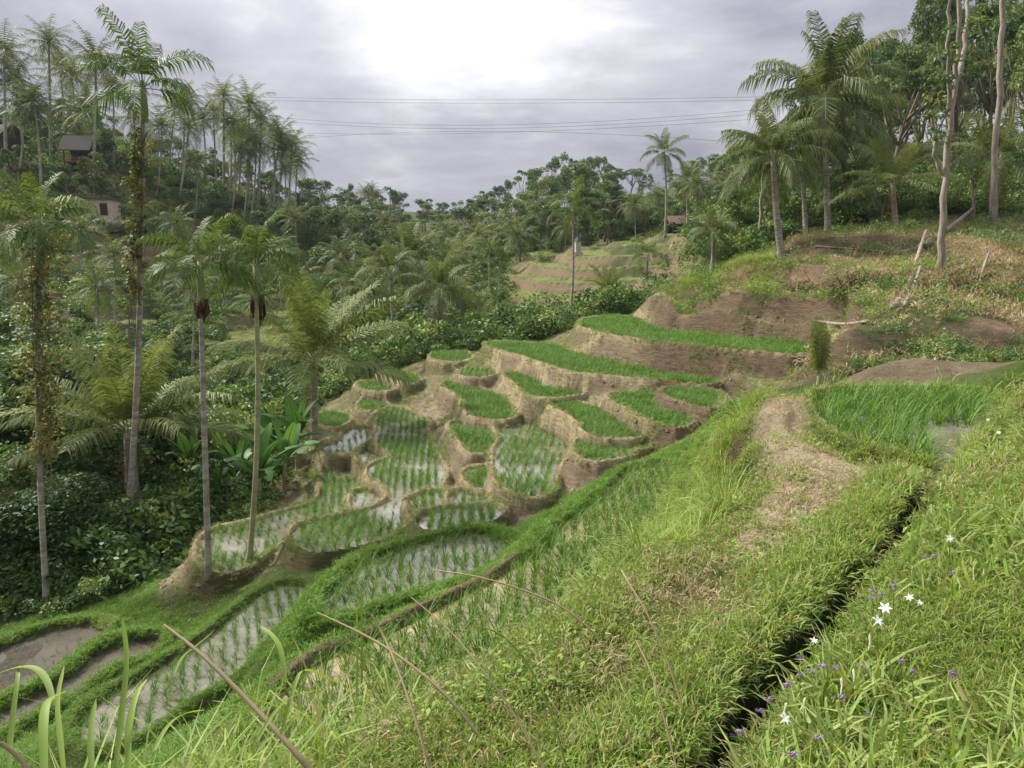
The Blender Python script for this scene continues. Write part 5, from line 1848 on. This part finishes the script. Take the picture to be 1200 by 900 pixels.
# ------------------------------------------------------------------ power cables over the valley
for k, (pts, Y0, Y1, lb) in enumerate([
    ([(290, 113), (600, 117), (905, 113)], 128, 96, 'topmost of the power cables across the sky'),
    ([(290, 117), (600, 121), (905, 117)], 128, 96, 'power cable running just under the topmost one'),
    ([(320, 137), (560, 147), (890, 128)], 126, 92, 'third power cable, sagging towards the middle'),
    ([(330, 142), (560, 151), (880, 134)], 126, 92, 'fourth power cable, close under the third'),
    ([(330, 155), (560, 157), (880, 140)], 128, 92, 'fifth power cable, crossing the others at mid span'),
    ([(345, 163), (520, 154), (840, 165)], 128, 96, 'lowest power cable at its left end, rising at mid span'),
]):
    A, B = at_dist(*pts[0], Y0), at_dist(*pts[2], Y1)
    t = np.linspace(0, 1, 40)
    Q = A + (B - A) * t[:, None]
    um = (pts[1][0] - pts[0][0]) / (pts[2][0] - pts[0][0])
    mid = A + (B - A) * um
    sag = at_dist(pts[1][0], pts[1][1], mid[1])[2] - mid[2]
    Q[:, 2] += sag * 4 * t * (1 - t)
    mb = MB()
    mb.tube(Q, .016, 5)
    tag(obj('power_cable', mb.mesh('power_cable', M['cable'], True)), lb, 'cable', 'power cables over the valley')

# ------------------------------------------------------------------ flowers by the ditch
def flower_mesh():
    out = []
    for k in range(2):
        rng = np.random.default_rng(60 + k)
        mb = MB()
        mb.tube([(0, 0, -.045), (0, 0, -.02), (0, 0, 0)], [.0035, .004, .007], 5, .9)
        for j in range(6):
            az = j * pi / 3 + rng.normal(0, .1)
            d = np.array([cos(az), sin(az), rng.uniform(.05, .3)])
            sd = np.array([-sin(az), cos(az), 0])
            a, m, t = d * .005, d * .017, d * .036 + (0, 0, -.004)
            mb.quads(np.array([[a - sd * .004, a + sd * .004, m + sd * .008, m - sd * .008], [m - sd * .008, m + sd * .008, t + sd * .001, t - sd * .001]]), np.full(2, rng.uniform(.3, 1)))
        out.append(mb.mesh('white_blossom', M['petal']))
    return out


WF = flower_mesh()
mb = MB()
mb.tube([(0, 0, -.07), (.004, 0, -.03), (.002, .003, 0), (0, 0, .012)], [.003, .004, .006, .002], 5, .9)
BUD = mb.mesh('white_bud', M['petal'])
mb = MB()
mb.tube([(0, 0, -.02), (.012, .004, .5), (0, 0, 1)], [.003, .0026, .002], 5, .6)
STEM = mb.mesh('flower_stem', M['grass'])


def blossom(u, v, hgt, head, sc, tiltx, name, label, group, roll=0.0):
    P = hit(u, v, 1.2)
    for _ in range(3):                       # foot of the stem: the head stands hgt above the ground
        t = at_drop(u, v, 1.7 - (hz(P[0], P[1]) + hgt))
        P = np.array([t[0], t[1], hz(t[0], t[1])])
    e = empty(name, P, random.uniform(-.5, .5), label, 'flower', group)
    obj('stem', STEM, None, e, scl=(1, 1, hgt - .03))
    obj('blossom', head, None, e, (0, 0, hgt), (tiltx, roll, random.uniform(-.4, .4)), (sc, sc, sc))


for u, v, sc, lb in [(1037, 711, 1.25, 'large open white flower beside the ditch, upper of the two together'), (1029, 725, 1.2, 'open white flower just under the largest one'), (1113, 631, 1.0, 'white flower standing alone high on the right bank'), (954, 752, .8, 'white flower hanging over the left lip of the ditch'),
                     (1066, 698, .8, 'half hidden white flower right of the largest one'), (1078, 704, .7, 'small white flower at the right end of the ditch group'), (1157, 499, .9, 'white flower beside the path paddy'), (1168, 528, .7, 'tiny white flower below the one beside the path paddy'), (920, 842, 1.0, 'low white flower deep in the grass beside the lower ditch')]:
    blossom(u, v, .23, WF[random.randrange(2)], sc * .62, random.uniform(.2, .8), 'white_flower', lb, 'white flowers by the ditch')
for u, v, lb in [(1019, 745, 'closed white bud below the largest white flower'), (943, 820, 'closed white bud beside the lower ditch'), (921, 826, 'leaning white bud left of the other lower bud'), (986, 797, 'pale bud lying low in the grass'), (1000, 786, 'arched pale bud in the middle of the bank')]:
    blossom(u, v, .19, BUD, .75, random.uniform(-.5, .5), 'flower_bud', lb, 'white flowers by the ditch')
rng = np.random.default_rng(90)
heads = []
for k in range(2):
    mb = MB()
    leaf_cloud(mb, [(0, 0, 0), (.008, .004, .004), (-.006, .007, .002)], [(.009, .009, .008)] * 3, 22, .0045, rng, (.1, .9))
    heads.append(mb.mesh('purple_blossom', M['petal_purple']))
for u, v in [(938, 772), (895, 807), (904, 818), (976, 782), (1012, 780), (1020, 694), (1033, 698), (1061, 776), (1075, 784), (852, 847), (858, 865), (812, 872), (818, 886), (961, 865), (932, 886), (938, 795), (962, 780), (1047, 684), (1085, 655), (1096, 650), (1118, 672), (1120, 790), (851, 856), (1016, 838), (986, 815), (870, 830), (925, 800), (1120, 795), (949, 790), (1022, 700)]:
    blossom(u + rng.normal(0, 2), v + rng.normal(0, 2), rng.uniform(.12, .19), heads[int(rng.integers(2))], rng.uniform(.7, 1.0), rng.uniform(-.4, .4), 'purple_flower', 'small fluffy purple flower along the ditch', 'purple flowers along the ditch')

# ------------------------------------------------------------------ dry stalks and long blades close to the camera
def stalk(pts, dists, r, label, mat, name, group, cat='grass stalk'):
    P = np.array([EYE + ray(u, v) / np.linalg.norm(ray(u, v)) * d for (u, v), d in zip(pts, dists)])
    q = chaikin(P, 3, False)
    mb = MB()
    mb.tube(q, np.interp(np.linspace(0, 1, len(q)), np.linspace(0, 1, len(r)), r), 6, np.linspace(.4, .8, len(q)).repeat(6))
    e = obj(name, mb.mesh(name, mat, True))
    return tag(e, label, cat, group)


G_ = 'dry stalks in the foreground'
stalk([(366, 905), (345, 880), (290, 820), (235, 765), (192, 732)], [2.0, 2.0, 2.05, 2.1, 2.15], [.0085, .0075, .006, .0045, .002], 'thickest dry stalk, slanting up to the left at bottom left', M['straw'], 'dry_stalk', G_)
stalk([(560, 860), (520, 810), (470, 770), (430, 745), (372, 718)], [2.3, 2.3, 2.35, 2.4, 2.45], [.005, .0045, .004, .0035, .002], 'dry stalk bent left across the clumps of the near paddy', M['straw'], 'dry_stalk', G_)
stalk([(505, 910), (490, 850), (465, 780), (450, 745), (435, 720)], [2.2, 2.2, 2.25, 2.3, 2.3], [.004, .004, .0035, .003, .002], 'upright dry stalk crossing the bent one at its foot', M['straw'], 'dry_stalk', G_)
stalk([(700, 745), (660, 710), (610, 690), (560, 675), (508, 668)], [3.3, 3.3, 3.3, 3.3, 3.35], [.004, .004, .0035, .003, .002], 'pale arching stalk over the middle of the near paddy', M['straw'], 'dry_stalk', G_)
stalk([(640, 905), (600, 830), (565, 785), (530, 740), (482, 700)], [2.6, 2.6, 2.6, 2.65, 2.7], [.004, .004, .003, .0025, .002], 'dry stalk arching left above the bank edge', M['straw'], 'dry_stalk', G_)
stalk([(665, 905), (645, 830), (615, 770), (585, 740), (555, 733)], [2.6, 2.6, 2.6, 2.6, 2.6], [.004, .004, .0035, .003, .0015], 'yellow-green stalk curling over at its tip', M['tall'], 'dry_stalk', G_)
stalk([(800, 830), (785, 780), (760, 720), (735, 680), (728, 668)], [2.9, 2.9, 2.9, 2.95, 3], [.004, .004, .0035, .003, .002], 'reddish dry stalk leaning left over the worn edge of the bank', M['straw'], 'dry_stalk', G_)
stalk([(812, 705), (806, 680), (796, 660), (786, 646)], [3.4, 3.4, 3.4, 3.4], [.004, .004, .003, .002], 'short dry stalk beside the worn notch in the bank', M['straw'], 'dry_stalk', G_)
stalk([(794, 905), (778, 840), (765, 790), (745, 750)], [2.4, 2.4, 2.4, 2.45], [.003, .003, .0025, .0015], 'thin dry stalk standing on the mown grass at bottom centre', M['straw'], 'dry_stalk', G_)
stalk([(0, 870), (22, 886), (34, 905)], [1.7, 1.7, 1.7], [.003, .004, .005], 'stub of a dry stalk in the bottom left corner', M['straw'], 'dry_stalk', G_)


def blade(pts, d, w, label):
    P = np.array([EYE + ray(u, v) / np.linalg.norm(ray(u, v)) * (d + .04 * k) for k, (u, v) in enumerate(pts)])
    q = chaikin(P, 2, False)
    n = len(q)
    ww = w * np.interp(np.linspace(0, 1, n), [0, .35, .8, 1], [.6, 1, .7, .08])
    sd = np.array([.8, .6, .1])
    V = np.concatenate([np.stack([q[i] - sd * ww[i] / 2, q[i] + (0, 0, -.15 * ww[i]), q[i] + sd * ww[i] / 2]) for i in range(n)])
    F = [f for i in range(n - 1) for f in ((3 * i, 3 * i + 1, 3 * i + 4, 3 * i + 3), (3 * i + 1, 3 * i + 2, 3 * i + 5, 3 * i + 4))]
    mb = MB()
    mb.add(V, F, np.repeat(np.linspace(.45, .8, n), 3))
    tag(obj('grass_blade', mb.mesh('grass_blade', M['tall'], True)), label, 'grass blade', 'long grass blades at bottom left')


for pts, d, w, lb in [
    ([(52, 905), (50, 850), (54, 820), (70, 812), (78, 810)], 1.6, .016, 'blade bent flat at its tip, second from the bottom left corner'),
    ([(62, 820), (55, 795), (40, 780), (15, 782), (-10, 792)], 1.8, .014, 'broad blade curving over to the left border'),
    ([(135, 905), (142, 840), (150, 770), (143, 725)], 1.7, .012, 'tallest straight blade at bottom left'),
    ([(150, 905), (150, 850), (160, 810), (172, 796)], 1.7, .014, 'blade curving right beside the tallest one'),
    ([(180, 880), (195, 850), (215, 835), (240, 832)], 1.8, .013, 'blade arching low towards the thick dry stalk'),
    ([(203, 790), (212, 770), (228, 758), (250, 740)], 2.2, .012, 'slender blade crossing the thick dry stalk'),
    ([(300, 870), (320, 835), (340, 815), (375, 808)], 1.9, .014, 'blade arching right below the dry stalk'),
    ([(335, 800), (330, 760), (318, 742), (305, 734)], 2.1, .013, 'blade hooked to the left beyond the dry stalk'),
    ([(330, 860), (345, 800), (356, 780), (395, 800)], 2.0, .013, 'blade folded over to the right near the bank'),
    ([(424, 800), (424, 740), (424, 690)], 2.5, .009, 'tall straight blade in front of the near paddy'),
    ([(418, 820), (419, 760), (418, 705)], 2.5, .008, 'second straight blade, left of the tall one before the near paddy'),
    ([(108, 905), (105, 860), (112, 820)], 1.6, .011, 'short upright blade between the bent ones'),
    ([(10, 905), (12, 860), (20, 800), (22, 780)], 1.8, .011, 'upright blade nearest to the left border'),
    ([(75, 905), (70, 860), (66, 820), (75, 780)], 1.7, .010, 'thin upright blade left of the tallest one')]:
    blade(pts, d, w, lb)

# ------------------------------------------------------------------ labels that tell look-alikes apart by their order
ORD = ('first second third fourth fifth sixth seventh eighth ninth tenth eleventh twelfth thirteenth fourteenth fifteenth sixteenth seventeenth eighteenth nineteenth twentieth '
       'twenty-first twenty-second twenty-third twenty-fourth twenty-fifth twenty-sixth twenty-seventh twenty-eighth twenty-ninth thirtieth thirty-first thirty-second thirty-third thirty-fourth thirty-fifth thirty-sixth thirty-seventh thirty-eighth thirty-ninth fortieth forty-first forty-second forty-third forty-fourth').split()
bpy.context.view_layer.update()
for grp, what in {'coconut palms along the left ridge': 'from the left in the row of pale-stemmed coconut palms along the left ridge',
                  'coconut palms on the high left ridge': 'from the left among the dark coconut palms on the high left ridge',
                  'trees of the left valley slope': 'from the left among the dense trees crowding the left valley slope',
                  'shrubs above the brown paddy': 'from the left among the leafy shrubs above the brown paddy',
                  'shrubs below the near coconut palm': 'from the left among the shrubs in the hollow below the near coconut palm',
                  'coconut palms among the valley trees': 'from the left among the coconut palms between the mid valley trees',
                  'trees behind the mid valley palms': 'from the left among the trees behind the mid valley palms',
                  'bushes behind the right bank palms': 'from the left among the bushes behind the right bank palms',
                  'trees around the mid valley palms': 'from the left among the trees around the mid valley coconut palms',
                  'trees behind the hut': 'from the left among the trees behind the red-roofed hut',
                  'trees of the right-hand forest': 'from the left among the tall trees of the forest behind the right bank',
                  'dark trees below the left ridge palms': 'from the left among the dark trees at the foot of the left ridge palms',
                  'dark trees behind the left ridge palms': 'from the left among the dark trees standing behind the left ridge palms',
                  'dark trees among the high ridge palms': 'from the left among the dark trees between the high left ridge palms',
                  'trees in front of the hillside houses': 'from the left of the trees near the houses on the left hillside',
                  'trees on the far skyline': 'from the left among the trees on the far skyline',
                  'trees of the far forest': 'from the left among the trees of the upper far forest',
                  'trees of the lower far forest': 'from the left among the trees of the lower far forest',
                  'coconut palms on the left valley side': 'from the left among the coconut palms standing on the left valley side',
                  'trees of the valley floor': 'from the left among the green trees on the valley floor',
                  'purple flowers along the ditch': 'from the left of the small purple flowers along the ditch',
                  'pale stones beside the plastered hut': 'from the left of the pale stones beside the plastered hut'}.items():
    L_ = [o for o in SC.objects if o.get('group') == grp or (grp.startswith('pale') and o.name.startswith('boulder'))]
    L_.sort(key=lambda o: project(np.array(o.location))[0])
    for k, o in enumerate(L_):
        if k < len(ORD):
            o['label'] = ORD[k] + ' ' + what

# ------------------------------------------------------------------ haze in the valley air
mb = MB()
bpy.context.view_layer.update()
ztop = max([float(H.max())] + [(o.matrix_world @ v_).z for o in SC.objects if o.type == 'MESH' and o.name.split('.')[0] in ('crown', 'trunk', 'frond', 'branch') for v_ in (o.data.vertices[0].co, o.data.vertices[-1].co)])
mb.box((-760, -760, float(H.min()) - 1), (760, 760, ztop + 6))
print('haze', H.min(), ztop)
hm_ = bpy.data.materials.new('haze')
hm_.use_nodes = True
t = NT(hm_.node_tree)
pv_ = t.new('ShaderNodeVolumePrincipled', ins={'Color': (0.80, 0.83, 0.90, 1), 'Density': 0.00016, 'Anisotropy': 0.2})
t.t.links.new(pv_.outputs[0], t.new('ShaderNodeOutputMaterial').inputs['Volume'])
tag(obj('haze', mb.mesh('haze', hm_)), 'thin pale haze in the valley air', None, None, 'stuff')
